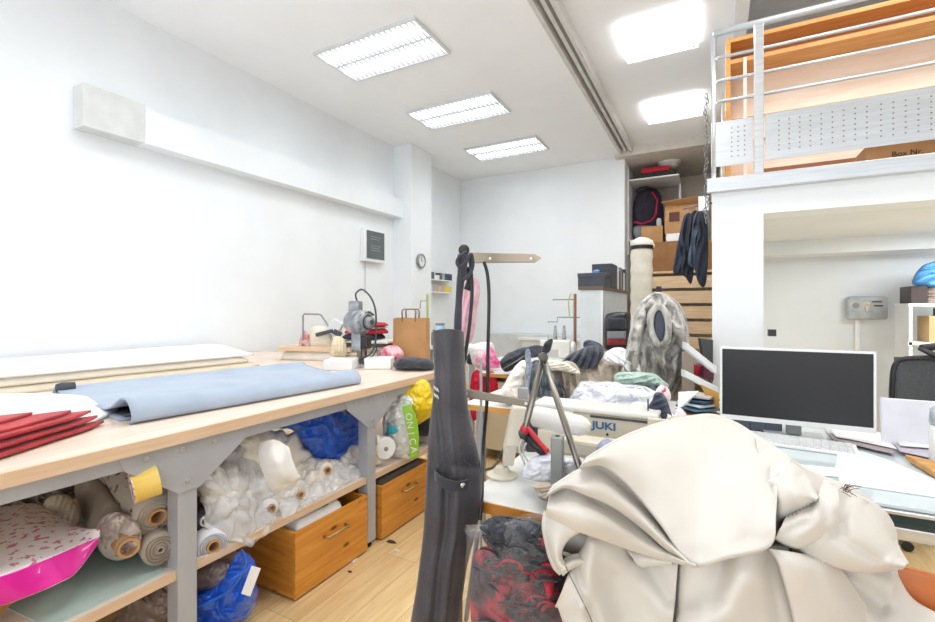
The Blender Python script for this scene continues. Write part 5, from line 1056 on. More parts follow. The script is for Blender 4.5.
# clear bag with scraps
def scrapbag():
    t = thing('scrap_bag', 'clear plastic bag of black and red fabric scraps under the front table', 'bag', (P(515, 600, 1.3).x, P(515, 600, 1.3).y, 0))
    k = dict(smooth=True)
    bm = newbm(); puff(bm, [(482, 524), (496, 516), (516, 517), (540, 522), (556, 528), (560, 550), (540, 560), (510, 558), (490, 548), (482, 536)], 1.20, .07, crinkle=(.03, 12, 1), fold=(1, .6, 6, .010), nr=34, nt=130); obj('black_scraps', bm, mat('black_scraps', '#22252C', .6, col2='#3d4450', nscale=18), t, **k)
    bm = newbm(); puff(bm, [(476, 552), (500, 545), (530, 548), (565, 556), (580, 580), (578, 640), (540, 670), (490, 670), (474, 640), (470, 590)], 1.19, .075, crinkle=(.04, 12, 1), nr=40, nt=150); obj('red_scraps', bm, mat('red_scraps', '#C92A42', .7, col2='#3b3038', nscale=9, lo=.42, hi=.56), t, **k)
    bm = newbm(); puff(bm, [(532, 540), (542, 538), (545, 545), (538, 549), (530, 546)], 1.12, .012, crinkle=(.004, 30), nr=8, nt=40); obj('coral_scrap', bm, mat('coral_scrap', '#E8485C', .6), t, **k)
    # film shell, open cuff at top
    bm = newbm(); n = 90; V = []; rows = [(512, 474, 560, 0), (524, 464, 566, .0), (545, 466, 570, .01), (575, 466, 574, .02), (610, 462, 578, .02), (660, 464, 582, .02)]
    rows = [(526, 464, 560, 0), (522, 466, 562, 0), (540, 466, 566, .02), (565, 465, 572, .035), (595, 463, 578, .04), (630, 463, 582, .04), (690, 466, 580, .03)]
    for j, (y, xl, xr, ex) in enumerate(curve(rows, 60)):
        c, w_ = (xl+xr)/2, (xr-xl)/2
        for i in range(n):
            a = 2*math.pi*i/n; x = c + w_*math.cos(a); dd = 1.20 - (.09 + ex*.6)*math.sin(a)
            p = P(x, y + 6*math.sin(3*a+1)*(1 if j < 6 else 0) - 9*math.cos(a)*(1 if j < 12 else 0), dd); kx = .018*(crump(p, 9)+.1)
            V.append(p - n_*kx*math.sin(a))
    grid(bm, V, 60, n, True); obj('plastic_film', bm, mat('scrap_bag_film', '#F4F4F6', .1, alpha=.10, coat=1, bump=1, bscale=12, nscale=5, col2='#E8E8EC'), t, smooth=True)
    rnd = random.Random(11)
    for nm, m, ys, n in (('black_strip', BLACKC, (526, 552), 34), ('red_strip', mat('crimson_strip', '#A81F36', .7), (562, 625), 26), ('dark_strip', BLACKC, (560, 625), 24)):
        bm = newbm()
        for k in range(n):
            x, y = rnd.uniform(486, 552), rnd.uniform(*ys); a = rnd.uniform(-.6, .9) + (.8 if nm == 'black_strip' else 0); l = rnd.uniform(12, 26); d0 = 1.115 + rnd.uniform(-.012, .02)
            pts = [P(x + l*(q_-.5)*math.cos(a) + 2.5*math.sin(q_*9+k), y + l*(q_-.5)*math.sin(a) + 2*math.sin(q_*7+k), d0 - .01*math.sin(q_*math.pi)) for q_ in np.linspace(0, 1, 8)]
            tube(bm, pts, [.005] + [rnd.uniform(.007, .012)]*6 + [.005], 6, flat=.3)
        obj(nm, bm, m, t, smooth=True)['kind'] = 'stuff'
scrapbag()
bm = newbm(); tube(bm, [P(466, 620, 1.42), P(478, 532, 1.42)], .008, 8); obj('table_rod', bm, GREYP, smooth=True, label='thin rod running beside the scrap bag to the table', cat_='rod')
# ------------------------------------------------------------------ desk on the right
GLS = mat('pale_glass_top', '#E0ECEF', .08, coat=.6, col2='#D8E6EA', nscale=2, alpha=.93)
ZD = .74
t = thing('glass_desk', 'pale glass topped desk with a grey steel frame', 'desk', (.9, 2.3, 0))
bm = newbm(); prism(bm, [(.02, 1.93, ZD-.012), (.10, 1.885, ZD-.012), (1.9, 1.86, ZD-.012), (1.9, 2.9, ZD-.012), (.02, 2.9, ZD-.012)], (0, 0, .012)); obj('glass_top', bm, GLS, t, bevel=.003)
bm = newbm(); box(bm, .05, 1.9, 1.862, 1.885, .715, .727); obj('front_trim', bm, BRUSH, t, bevel=.003)
bm = newbm(); box(bm, .06, 1.88, 1.90, 1.94, .625, .665); box(bm, .06, 1.88, 2.80, 2.84, .625, .665); obj('frame_rail', bm, BRUSH, t, bevel=.004)
bx('under_shelf', (.08, 1.86, 1.945, 2.79, .632, .642), mat('under_shelf_glass', '#B9CFCC', .3, coat=.4), t)
for x, y in ((.66, 1.93), (1.82, 1.93), (.12, 2.82), (1.82, 2.82), (.12, 1.93)):
    bm = newbm(); lathe(bm, (x, y, 0), [(.03, 0), (.026, .01), (.024, .624)], 20); obj('leg', bm, STEEL, t, smooth=True)
# monitor
def monitor():
    t = thing('monitor', 'large computer monitor with dark screen and thin white bezel', 'monitor', (.34, 2.62, ZD))
    x0, x1, z0, z1, Y = .035, .63, .805, 1.158, 2.60
    bx('back_housing', (x0+.002, x1-.002, Y+.004, Y+.03, z0, z1), WHITEP, t, bevel=.006)
    bm = newbm(); b = .009
    for d in ((x0, x1, z1-b, z1), (x0, x1, z0, z0+.022), (x0, x0+b, z0+.022, z1-b), (x1-b, x1, z0+.022, z1-b)): box(bm, d[0], d[1], Y-.004, Y+.004, d[2], d[3])
    obj('bezel', bm, WHITEP, t)
    bx('screen', (x0+b, x1-b, Y-.001, Y+.003, z0+.022, z1-b), mat('dark_lcd', '#15171C', .38, nscale=1.5, col2='#1B191E'), t)
    bx('stand_neck', (.31, .37, Y+.03, Y+.06, ZD+.014, .90), GREYP, t, bevel=.004)
    bx('stand_base', (.22, .46, Y-.05, Y+.13, ZD+.001, ZD+.013), mat('silver_base', '#C9CCCE', .35, .4), t, bevel=.003)
monitor()
t = thing('computer_tower', 'low dark grey box under the monitor on the desk', 'device', (.25, 2.7, ZD))
bx('body', (.10, .30, 2.68, 2.88, ZD+.001, ZD+.075), DGREY, t, bevel=.004)
for k in range(3): bx('panel', (.105 + k*.065, .165 + k*.065, 2.675, 2.68, ZD+.006, ZD+.07), mat('slate_panel', '#5B6170', .5), t)
bx('black_plug', (.30, .34, 3.3, 3.36, 1.18, 1.22), BLACKP, label='small black plug at the pillar behind the monitor', cat_='plug')
# keyboard
def keyboard():
    c = G(795, 446, ZD); t = thing('keyboard', 'white computer keyboard lying on the glass desk', 'keyboard', (c.x, c.y, ZD+.001), rz=-.10)
    k = dict(parent=t, local=True); L_, D_ = .215, .065
    bm = newbm(); prism(bm, [(-L_, -D_, .0), (-L_, D_, .0), (-L_, D_, .026), (-L_, -D_, .012)], (2*L_, 0, 0)); obj('case', bm, WHITEP, bevel=.004, **k)
    bm = newbm(); 
    for r in range(6):
        y = -D_+.010 + r*.0195; z = .0125 + (y + D_)*.108 + .001
        n = 15
        for i in range(n):
            x = -L_ + .012 + i*(2*L_-.024)/n
            box(bm, x, x+.0235, y, y+.0165, z-.003, z+.0045)
    o = obj('keys', bm, mat('key_white', '#E6E8EA', .45), **k); o['kind'] = 'stuff'
    bx('rear_strip', (-L_+.01, L_-.01, D_-.004, D_-.001, .003, .008), DGREY, t, local=True)
keyboard()
q = G(800, 468, ZD)
def sheet(pts, z, m, lab, th=.0015, curl=.004, name='paper_sheet', cat_2='paper', group=None):
    c = [G(x, y, z) for x, y in pts]; bm = newbm(); V = []
    for j in range(10):
        for i in range(10):
            u, v = i/9, j/9; p = c[0].lerp(c[1], u).lerp(c[3].lerp(c[2], u), v); V.append(p + Vector((0, 0, curl*abs(noise.noise(p*4)) + .0)))
    grid(bm, V, 10, 10); return obj(name, bm, m, smooth=True, thick=th, label=lab, cat_=cat_2, group=group)
sheet([(770, 462), (838, 468), (842, 477), (775, 474)], ZD+.003, PAPER, 'white paper in front of the keyboard on the desk')
for k, (pts, z, m, lab) in enumerate((([(822, 424), (880, 434), (890, 444), (828, 434)], ZD+.004, PAPER, 'white paper under the right part of the monitor'), ([(826, 433), (884, 444), (898, 455), (834, 441)], ZD+.012, mat('mauve_paper', '#A99BA0', .7), 'mauve grey folder among the desk papers'),
    ([(828, 428), (884, 438), (897, 449), (836, 438)], ZD+.02, PAPER, 'top white paper of the pile beside the keyboard'), ([(884, 430), (935, 441), (950, 456), (893, 446)], ZD+.006, PAPER, 'white paper before the white panel on the desk'), ([(888, 437), (936, 446), (950, 462), (900, 452)], ZD+.016, mat('grey_lilac_paper', '#C3BCC9', .7), 'lilac grey paper at the right desk side'),
    ([(890, 434), (940, 444), (950, 452), (900, 446)], ZD+.026, PAPER, 'curled white sheet topmost at the right desk side'))):
    sheet(pts, z, m, lab, .003, .014)
bm = newbm(); pts = [G(x, y, ZD+.001) for x, y in ((838, 449), (862, 452), (884, 459), (900, 466), (935, 480), (950, 500), (840, 484), (835, 470))]; prism(bm, pts, (0, 0, .004)); obj('cutting_mat', bm, mat('pale_blue_mat', '#F0F6F9', .3), label='pale blue translucent mat with rounded corner on the desk', cat_='mat', bevel=.001)
bm = newbm(); prism(bm, [G(x, y, ZD+.006) for x, y in ((905, 459), (935, 466), (960, 474), (960, 486), (935, 478))], (0, 0, .02)); obj('wooden_tray', bm, OAK, label='orange wooden tray edge at the right end of the desk', cat_='tray', bevel=.002)
# white panel / laptop lid
t = thing('flat_display', 'white flat display panel with its back turned, right of the monitor', 'panel', (.86, 2.62, ZD))
bm = newbm(); M_ = Matrix.Translation((.755, 2.62, ZD+.002)) @ Matrix.Rotation(-.12, 4, 'X') @ Matrix.Rotation(-.10, 4, 'Z'); a = PY(878, 394, 2.62); b = PY(925, 400, 2.62)
box(bm, -.10, b.x - a.x - .06, 0, .012, .0, .215, M_); obj('lid', bm, mat('pale_violet_white', '#E9E9F2', .4), t, bevel=.005)
bm = newbm(); box(bm, -.10, b.x-a.x-.06, -.0, .13, -.0, .010, Matrix.Translation((.775, 2.63, ZD+.001))); obj('base', bm, WHITEP, t, bevel=.004)
# white spray/ shredder item at right edge
t = thing('white_bottle', 'white bottle-like object with a clear top at the desk end', 'bottle', PY(933, 440, 2.45)*Vector((1, 1, 0)) + Vector((0, 0, ZD)))
q = PY(941, 440, 2.45)
bm = newbm(); lathe(bm, (q.x, 2.45, ZD+.001), [(.03, 0), (.034, .01), (.034, .13), (.03, .15)], 24); obj('body', bm, WHITEP, t, smooth=True)
bm = newbm(); lathe(bm, (q.x, 2.45, ZD+.152), [(.03, 0), (.034, .01), (.032, .06), (.018, .075)], 24); obj('clear_cap', bm, mat('clear_cap', '#C8CDD2', .15, col2='#9aa1a8', nscale=20), t, smooth=True)
bm = newbm(); tube(bm, [(q.x + .020*math.cos(a) - .002, 2.45 - .0345*math.sin(math.pi*.5), ZD+.07 + .020*math.sin(a)) for a in np.linspace(.6, 5.6, 16)], .003, 6); obj('printed_mark', bm, DGREY, t)
# office chair
def office_chair():
    t = thing('office_chair', 'office chair with black mesh back behind the desk', 'chair', (1.12, 3.5, 0)); cx, cy = 1.135, 3.5
    rows = [(.62, .20), (.75, .235), (.9, .245), (1.0, .235), (1.035, .21)]
    pts = [(cx-.20, cy-.10, .60), (cx-.245, cy-.12, .78), (cx-.25, cy-.13, .93), (cx-.235, cy-.13, 1.04), (cx-.18, cy-.14, 1.075), (cx, cy-.15, 1.085), (cx+.18, cy-.14, 1.075), (cx+.235, cy-.13, 1.04), (cx+.25, cy-.13, .93), (cx+.245, cy-.12, .78), (cx+.20, cy-.10, .60)]
    bm = newbm(); tube(bm, curve(pts, 60) + [np.array(pts[0], float)], .013, 10); obj('back_frame', bm, BLACKP, t, smooth=True)
    m = bpy.data.materials.new('chair_mesh'); m.use_nodes = True; N = m.node_tree.nodes; L = m.node_tree.links; b = N['Principled BSDF']; b.inputs['Base Color'].default_value = lin('#54585D'); b.inputs['Roughness'].default_value = .7
    tc = N.new('ShaderNodeTexCoord'); vv = N.new('ShaderNodeTexVoronoi'); vv.inputs['Scale'].default_value = 170; L.new(tc.outputs['Object'], vv.inputs[0]); mr = N.new('ShaderNodeMapRange'); mr.inputs[1].default_value = .25; mr.inputs[2].default_value = .4; mr.inputs[3].default_value = .35; mr.inputs[4].default_value = 1
    L.new(vv.outputs[0], mr.inputs[0]); L.new(mr.outputs[0], b.inputs['Alpha'])
    bm = newbm(); V = [Vector((cx + (i/10-.5)*.49, cy-.12-.02*j/12 + .03*math.sin(i/10*math.pi), .61 + .47*j/12)) for j in range(13) for i in range(11)]; grid(bm, V, 13, 11); obj('back_mesh', bm, m, t, smooth=True, thick=.003)
    bm = newbm(); puff_s = [(cx-.25, cx+.25, cy-.08, cy+.42, .44, .52)]; box(bm, *puff_s[0]); obj('seat', bm, BLACKC, t, bevel=.04, seg=4)
    bm = newbm(); tube(bm, curve([(cx, cy-.05, .44), (cx, cy-.17, .50), (cx, cy-.20, .65), (cx, cy-.17, .85)], 16), .022, 8); obj('back_support', bm, BLACKP, t, smooth=True)
    bm = newbm(); tube(bm, curve([(cx-.13, cy-.12, 1.13), (cx-.09, cy-.16, 1.10), (cx, cy-.18, 1.04), (cx+.10, cy-.19, 1.02)], 16), .02, 8, flat=.7); tube(bm, curve([(cx-.13, cy-.12, 1.13), (cx, cy-.12, 1.15), (cx+.13, cy-.12, 1.13)], 12), .02, 8); obj('headrest_bracket', bm, BLACKP, t, smooth=True)
    bm = newbm(); lathe(bm, (cx, cy+.15, .10), [(.03, 0), (.03, .34)], 16); obj('gas_lift', bm, CHROME, t)
    for k in range(5):
        a = k*2*math.pi/5 + .3; e = (cx + .30*math.cos(a), cy + .15 + .30*math.sin(a)); bm = newbm(); tube(bm, [(cx, cy+.15, .13), (e[0], e[1], .075)], [.03, .018], 8); obj('base_leg', bm, BLACKP, t, smooth=True)
        bm = newbm(); lathe(bm, (e[0], e[1]-.02, .029), [(.028, 0), (.028, .04)], 16, (0, 1, 0)); obj('caster', bm, BLACKP, t)
office_chair()
# under the loft: control box, conduit, white shelf
t = thing('control_box', 'grey wall control box with a dial and slots under the loft', 'control box', (1.36, 5.95, 1.22))
bx('casing', (1.20, 1.51, 5.85, 5.95, 1.235, 1.465), mat('control_grey', '#BFC2C3', .45, col2='#A0A4A6'), t, bevel=.025, seg=4)
bm = newbm(); lathe(bm, (1.265, 5.849, 1.375), [(.022, 0), (.022, -.006)], 20, (0, -1, 0)); lathe(bm, (1.262, 5.85, 1.375), [(.03, -.002), (.026, .004)], 20, (0, -1, 0)); obj('speaker_hole', bm, GREYP, t)
bm = newbm(); lathe(bm, (1.345, 5.85, 1.385), [(.028, 0), (.024, .008), (.01, .02)], 20, (0, -1, 0)); box(bm, 1.335, 1.355, 5.83, 5.85, 1.32, 1.385); obj('key_knob', bm, mat('pale_brass', '#E6DEC4', .35), t, smooth=False)
bx('slot', (1.385, 1.46, 5.846, 5.85, 1.405, 1.417), BLACKP, t); bx('slot', (1.40, 1.47, 5.846, 5.85, 1.365, 1.378), BLACKP, t, bevel=.003)
bx('conduit', (1.27, 1.31, 5.92, 5.95, .5, 1.235), WHITEP, label='white cable conduit under the grey control box', cat_='conduit', bevel=.003)
t = thing('white_shelf', 'white shelf unit in the corner under the loft', 'shelf', (2.0, 5.5, 0))
q0 = PY(909, 304, 5.3).x
for z in (.02, .42, 1.03, 1.365): bx('shelf_board', (q0-.005, q0+1.1, 5.3, 5.65, z, z+.025), WHITEP, t)
for x in (q0, q0+.36, q0+.72, q0+1.07): bx('upright', (x, x+.022, 5.3, 5.65, .045 if 0 else 0, 1.365), WHITEP, t)
0 and bx('small_ledge', (q0-.13, q0-.01, 5.6, 5.94, 1.365, 1.385), WHITEP, label='small white ledge at the left of the shelf unit', cat_='ledge')
bx('binder', (q0+.14, q0+.24, 5.34, 5.6, 1.056, 1.28), mat('tan_binder', '#C3A071', .6), label='tan binder on the white shelf unit', cat_='binder', bevel=.004)
bx('folder_box', (q0+.245, q0+.355, 5.33, 5.6, 1.056, 1.35), DGREY, label='dark grey folder box beside the tan binder', cat_='box', bevel=.003)
bx('dark_box', (q0+.02, q0+.13, 5.33, 5.6, 1.391, 1.54), mat('dark_brown_box', '#3A2E2C', .5), label='dark brown box end on top of the white shelf unit', cat_='box', bevel=.004)
bx('striped_box', (q0+.135, q0+.6, 5.36, 5.6, 1.391, 1.53), mat('brown_striped', '#3D3331', .6, col2='#A4907F', nscale=10, stretch=(1, 1, 8)), label='brown striped bundle beside the dark box on the white shelf', cat_='bundle', bevel=.01)
qb = PY(920, 275, 5.4)
bm = newbm(); puff(bm, [(912, 283), (918, 270), (928, 263), (945, 260), (960, 268), (962, 286), (940, 289), (922, 287)], 4.02, .13, fold=(.35, 1, 7, .03), nr=22, nt=90); obj('blue_cloth', bm, mat('bright_blue_cloth', '#3B7FBE', .7, col2='#5B98CF', nscale=8), smooth=True, label='bright blue folded cloth on top of the white shelf unit', cat_='cloth')
bx('grey_strip', (.62, .72, 5.93, 5.948, .55, 1.0), GREYW, label='pale strip low on the wall behind the desk', cat_='strip') if 0 else None

# ------------------------------------------------------------------ clutter left of the monitor
worktable('side_table', 'small cluttered side table left of the monitor', -.42, -.03, 2.45, 2.98, z=.80, edge=WHITEP)
def plank(p0, p1, wpx, d0, d1, m, lab, name='white_board', cat_2='board', th=.03):
    a0, a1 = P(p0[0], p0[1], d0), P(p1[0], p1[1], d1); up = Vector((0, 0, 1)); bm = newbm()
    prism(bm, [a0, a1, a1 + up*(wpx*d1/F), a0 + up*(wpx*d0/F)], n_*.05); return obj(name, bm, m, bevel=.002, label=lab, cat_=cat_2)
plank((686, 349), (717, 374), 7, 2.75, 2.55, WHITEP, 'upper tilted white shelf board left of the monitor')
plank((685, 377), (718, 394), 7, 2.7, 2.5, WHITEP, 'lower tilted white shelf board left of the monitor')
bm = newbm(); prism(bm, [P(700, 338, 2.95), P(713, 340, 2.95), P(713, 382, 2.95), P(706, 372, 2.95)], n_*.03); obj('dark_folder', bm, DGREY, label='dark folder standing behind the tilted white boards', cat_='folder')
bm = newbm(); prism(bm, [P(691, 364, 2.85), P(705, 367, 2.85), P(704, 377, 2.85), P(690, 375, 2.85)], n_*.06); obj('red_box', bm, mat('glossy_red', '#B5222F', .4, col2='#8e1a2a', nscale=16), label='red box between the two tilted white boards', cat_='box', bevel=.003)
bm = newbm(); prism(bm, [P(705, 367, 2.8), P(714, 370, 2.8), P(714, 380, 2.8), P(704, 377, 2.8)], n_*.06); obj('plum_box', bm, mat('dark_plum', '#5C2740', .5), label='dark plum box right of the red box', cat_='box', bevel=.003)
bm = newbm(); prism(bm, [P(684, 352, 3.0), P(700, 352, 3.0), P(712, 368, 3.0), P(700, 364, 3.0), P(686, 366, 3.0)], n_*.02); obj('paper_bundle', bm, mat('pale_grey_paper', '#DAD6D6', .7, col2='#b9a8b6', nscale=30), label='pale papers behind the upper tilted board', cat_='paper')
bm = newbm(); prism(bm, [P(702, 385, 2.45), P(719, 393, 2.35), P(719, 409, 2.35), P(714, 409, 2.4)], n_*.02); obj('wooden_piece', bm, mat('golden_wood', '#D9A453', .5, col2='#C48F3E', nscale=8), label='golden wooden triangle below the lower tilted board', cat_='board')
bm = newbm(); prism(bm, [P(679, 392, 2.4), P(699, 391, 2.4), P(686, 405, 2.35), P(678, 409, 2.3)], n_*.004); obj('paper_sheet', bm, mat('creased_paper', '#DDE3E2', .6), label='creased white paper fan beside the navy shoe', cat_='paper')
for k, (y, c, lab) in enumerate(((412, '#8A5E43', 'brown flat packet lowest in the clutter beside the monitor'), (407, '#4F7C95', 'teal blue booklet in the clutter beside the monitor'), (403, '#C6CDD2', 'pale grey booklet in the clutter beside the monitor'), (399, '#2D4C68', 'dark blue booklet in the clutter beside the monitor'), (395, '#B9B4AE', 'pale booklet topmost in the clutter beside the monitor'))):
    c0 = P(700, y, 2.42); bm = newbm(); box(bm, -.09 + .01*k, .085, -.06, .09, -.011, .0, Matrix.Translation(c0) @ Matrix.Rotation(.5 + .2*k, 4, 'Z')); obj('booklet', bm, mat('booklet_%d' % k, c, .5), label=lab, cat_='booklet', bevel=.002)
bm = newbm(); q = P(700, 404, 2.5); box(bm, q.x-.1, q.x+.08, q.y-.06, q.y+.1, .801, q.z - .045); obj('small_carton', bm, CARD, label='small brown carton under the booklets', cat_='box')
t = thing('navy_shoe', 'navy shoe-like object with a pink and white end beside the white bags', 'shoe', P(655, 416, 1.72))
SH = mat('navy_leather', '#262B40', .45, col2='#353B54', nscale=12, bump=.2, bscale=60)
bm = newbm(); puff(bm, [(652, 400), (655, 393), (662, 393), (667, 400), (671, 412), (672, 416), (668, 409), (667, 418), (660, 422), (648, 421), (643, 417), (647, 408)], 1.72, .035, fold=(.3, 1, 7, .008), nr=20, nt=80); obj('upper', bm, SH, t, smooth=True)
bm = newbm(); puff(bm, [(656, 390), (661, 385), (668, 388), (671, 397), (668, 401), (661, 394), (656, 394)], 1.735, .02, nr=12, nt=50); obj('lining', bm, mat('pink_white_lining', '#F3E6E9', .6, col2='#CC4160', nscale=26, lo=.56, hi=.62), t, smooth=True)
bm = newbm(); puff(bm, [(672, 424), (674, 412), (680, 408), (686, 414), (684, 424), (676, 427)], 2.3, .04, crinkle=(.01, 14), nr=12, nt=50); obj('pink_white_cloth', bm, mat('pink_white_lining', '#F0D5DC'), smooth=True, label='pinkish white cloth between the shoe and the booklets', cat_='cloth')
heap([(656, 424), (662, 412), (676, 416), (686, 424), (680, 432), (660, 432)], 2.2, .06, WHITEC, 'white cloth lump below the navy shoe', name='cloth_lump', cat_2='cloth')
# plywood chair under the cream heap
def ply_chair():
    t = thing('plywood_chair', 'orange moulded plywood chair under the cream fabric heap', 'chair', (.27, 1.2, 0))
    PLY = mat('orange_plywood', '#C9702A', .35, col2='#BC6524', nscale=3, stretch=(1, 1, 8), coat=.2)
    x0, x1, y0, y1 = .03, .50, .96, 1.42
    bx('seat', (x0, x1, y0, y1, .425, .445), PLY, t, bevel=.008)
    rows = []
    for z, o in ((.50, .0), (.58, .010), (.66, .02), (.715, .03)):
        rows.append([(.0, y1 - .03, z), (.10, y1 + .03 + o, z), (.28, y1 + .055 + o, z), (.48, y1 + .04 + o, z), (.60, y1 - .02, z)])
    bm = newbm(); grid(bm, surf(rows, 14, 30), 14, 30); obj('backrest', bm, PLY, t, smooth=True, thick=.014)
    for x in (.12, .42): bm = newbm(); tube(bm, [(x, y1-.02, .43), (x, y1+.04, .52)], .012, 8); obj('back_bracket', bm, CHROME, t, smooth=True)
    for x, y in ((x0+.04, y0+.04), (x1-.06, y0+.04), (x0+.04, y1-.06), (x1-.06, y1-.06)):
        bm = newbm(); tube(bm, [(x, y, 0), (x, y, .425)], .013, 10); obj('leg', bm, CHROME, t, smooth=True)
ply_chair()
# ------------------------------------------------------------------ cream fabric heap
HEAP = thing('fabric_heap', 'big heap of cream upholstery fabric folded over a chair in the foreground', 'fabric', (.15, 1.15, .45))
def groove(x, y, g):
    (x0, y0), (x1, y1), wd, dp = g; dx, dy = x1-x0, y1-y0; l2 = dx*dx + dy*dy
    t_ = ((x-x0)*dx + (y-y0)*dy) / l2; tt = max(0, min(1, t_)); e = math.hypot(x-x0-tt*dx, y-y0-tt*dy)
    return dp * math.exp(-(e/wd)**2)
def fsheet(top, lip, bulge=.03, grooves=(), roll=2.6, nu=90, nv=44, rt=3, name='fold', tuck=.05, pw=1.0, wav=.010):
    T, L_ = curve(top, nu), curve(lip, nu); rows = []
    for j in range(nv):
        v = j/(nv-1); row = []
        for a, b in zip(T, L_):
            p = a*(1-v) + b*v; d = p[2] - bulge*math.sin(math.pi*min(1, v**pw)) 
            for g in grooves: d += groove(p[0], p[1], g)
            q_ = min(1, max(0, (650 - p[0])/70)); d -= .11*q_*q_*(3 - 2*q_)
            d += wav*noise.noise(Vector((p[0]*.022, p[1]*.022, top[0][0]*.1)))
            row.append(np.array((p[0], p[1], d)))
        rows.append(row)
    def tucks(edge, inner, r, dep):
        out = []
        for k in range(1, 8):
            a = k/7*math.pi; row = []
            for e, i in zip(edge, inner):
                dv = e[:2] - i[:2]; ln = np.hypot(*dv); dv = dv/ln if ln > 1e-6 else dv*0
                off = r*math.sin(a) if k < 5 else r*math.sin(a) - (k-4)*r*.9
                row.append(np.array((e[0] + dv[0]*off, e[1] + dv[1]*off, e[2] + dep*(1-math.cos(a))/2*(1 + max(0, k-4)*.35))))
            out.append(row)
        return out
    low = tucks(rows[-1], rows[-4], roll, tuck); up = tucks(rows[0], rows[3], rt, tuck)
    rows = up[::-1] + rows + low
    bm = newbm(); grid(bm, [P(*p) for r in rows for p in r], len(rows), nu)
    return obj(name, bm, CREAM, HEAP, smooth=True, thick=.0035)
# inner mass
bm = newbm(); puff(bm, [(590, 550), (640, 556), (700, 560), (780, 546), (850, 556), (872, 575), (874, 620), (880, 690), (700, 735), (600, 690), (588, 600)], 1.2, .03, back=.04, nr=24, nt=90); obj('inner_layers', bm, CREAM, HEAP, smooth=True)
bm = newbm(); puff(bm, [(758, 500), (776, 490), (800, 505), (805, 530), (790, 552), (765, 552)], 1.12, .02, nr=10, nt=40); obj('inner_layers', bm, CREAM, HEAP, smooth=True)
# A: the large top fold
fsheet([(584, 461, 1.215), (604, 449, 1.25), (625, 438, 1.29), (648, 429, 1.33), (675, 422, 1.36), (709, 417, 1.38), (735, 425, 1.36), (758, 439, 1.30), (778, 452, 1.24), (790, 462, 1.19)],
       [(581, 466, 1.185), (600, 463, 1.165), (618, 474, 1.13), (636, 492, 1.09), (660, 521, 1.035), (692, 562, .98), (728, 556, .955), (768, 545, .965), (775, 520, 1.0), (770, 480, 1.09)],
       .055, [((655, 455), (742, 535), 15, .014), ((700, 420), (715, 470), 20, .008), ((760, 470), (735, 520), 16, -.016), ((690, 545), (765, 528), 10, -.006)], roll=2.2, nu=150, nv=70, tuck=.045, pw=1.0)
# B, C: folds stacked beneath its left lip
fsheet([(549, 492, 1.20), (562, 483, 1.21), (580, 472, 1.215), (604, 467, 1.20), (630, 490, 1.135), (655, 519, 1.08), (690, 563, 1.01)],
       [(548, 494, 1.18), (564, 486, 1.165), (583, 492, 1.145), (612, 505, 1.11), (641, 526, 1.07), (665, 547, 1.03), (692, 566, .995)],
       .03, [((600, 470), (672, 535), 7, .022), ((620, 500), (660, 535), 6, -.004)], roll=1.8, nu=110, nv=50, tuck=.035, pw=1.6)
fsheet([(549, 498, 1.215), (566, 489, 1.20), (586, 495, 1.18), (614, 508, 1.15), (642, 529, 1.10), (667, 550, 1.055), (694, 564, 1.01)],
       [(546, 513, 1.18), (567, 525, 1.145), (599, 537, 1.11), (629, 548, 1.08), (654, 556, 1.05), (674, 561, 1.025), (697, 566, .99)],
       .035, [((590, 500), (665, 552), 6, .016), ((575, 505), (640, 535), 9, -.006)], roll=1.8, nu=110, nv=50, tuck=.035, pw=1.3)
# D: curl at the left
fsheet([(547, 512, 1.20), (545, 528, 1.19), (549, 548, 1.18), (555, 565, 1.17), (562, 573, 1.16)],
       [(580, 530, 1.15), (567, 538, 1.145), (560, 550, 1.14), (561, 561, 1.14), (568, 567, 1.135)], .02, roll=2, nu=60, nv=30, tuck=.04)
fsheet([(566, 530, 1.235), (580, 531, 1.225), (595, 537, 1.21), (604, 545, 1.20)], [(558, 548, 1.26), (572, 552, 1.25), (588, 560, 1.23), (600, 570, 1.21)], .02, roll=1, nu=50, nv=24)
fsheet([(560, 566, 1.155), (568, 560, 1.16), (578, 557, 1.165), (590, 560, 1.17)], [(562, 574, 1.13), (571, 567, 1.135), (580, 564, 1.145), (592, 567, 1.15)], .015, roll=1.6, nu=50, nv=20)
# E: hanging left panel
fsheet([(574, 562, 1.19), (583, 549, 1.18), (592, 537, 1.17), (620, 545, 1.13), (650, 556, 1.09), (678, 564, 1.05)],
       [(556, 605, 1.16), (563, 618, 1.15), (590, 720, 1.10), (615, 722, 1.08), (642, 722, 1.06), (664, 722, 1.05)],
       .035, [((608, 556), (672, 612), 13, -.018), ((640, 548), (668, 600), 9, .016), ((592, 545), (584, 606), 8, -.024), ((576, 565), (600, 640), 6, .02), ((612, 580), (625, 660), 14, .02), ((640, 640), (600, 700), 16, -.015)], nu=110, nv=90, roll=1.5)
fsheet([(628, 550, 1.10), (640, 553, 1.09), (655, 557, 1.07), (672, 562, 1.05)], [(634, 560, 1.08), (641, 565, 1.075), (655, 564, 1.06), (672, 563, 1.04)], .008, roll=1.5, nu=50, nv=20, tuck=.02)
# F: hanging centre panel
fsheet([(676, 565, 1.055), (693, 562, 1.02), (722, 557, 1.0), (752, 550, 1.0), (788, 548, 1.03)],
       [(662, 724, 1.0), (695, 726, .97), (730, 726, .955), (770, 726, .96), (815, 724, .98)],
       .03, [((676, 565), (668, 720), 6, .03), ((722, 560), (716, 600), 12, .022), ((742, 580), (690, 640), 22, -.028), ((700, 590), (690, 600), 14, .012), ((766, 560), (782, 640), 9, .012)], nu=110, nv=90)
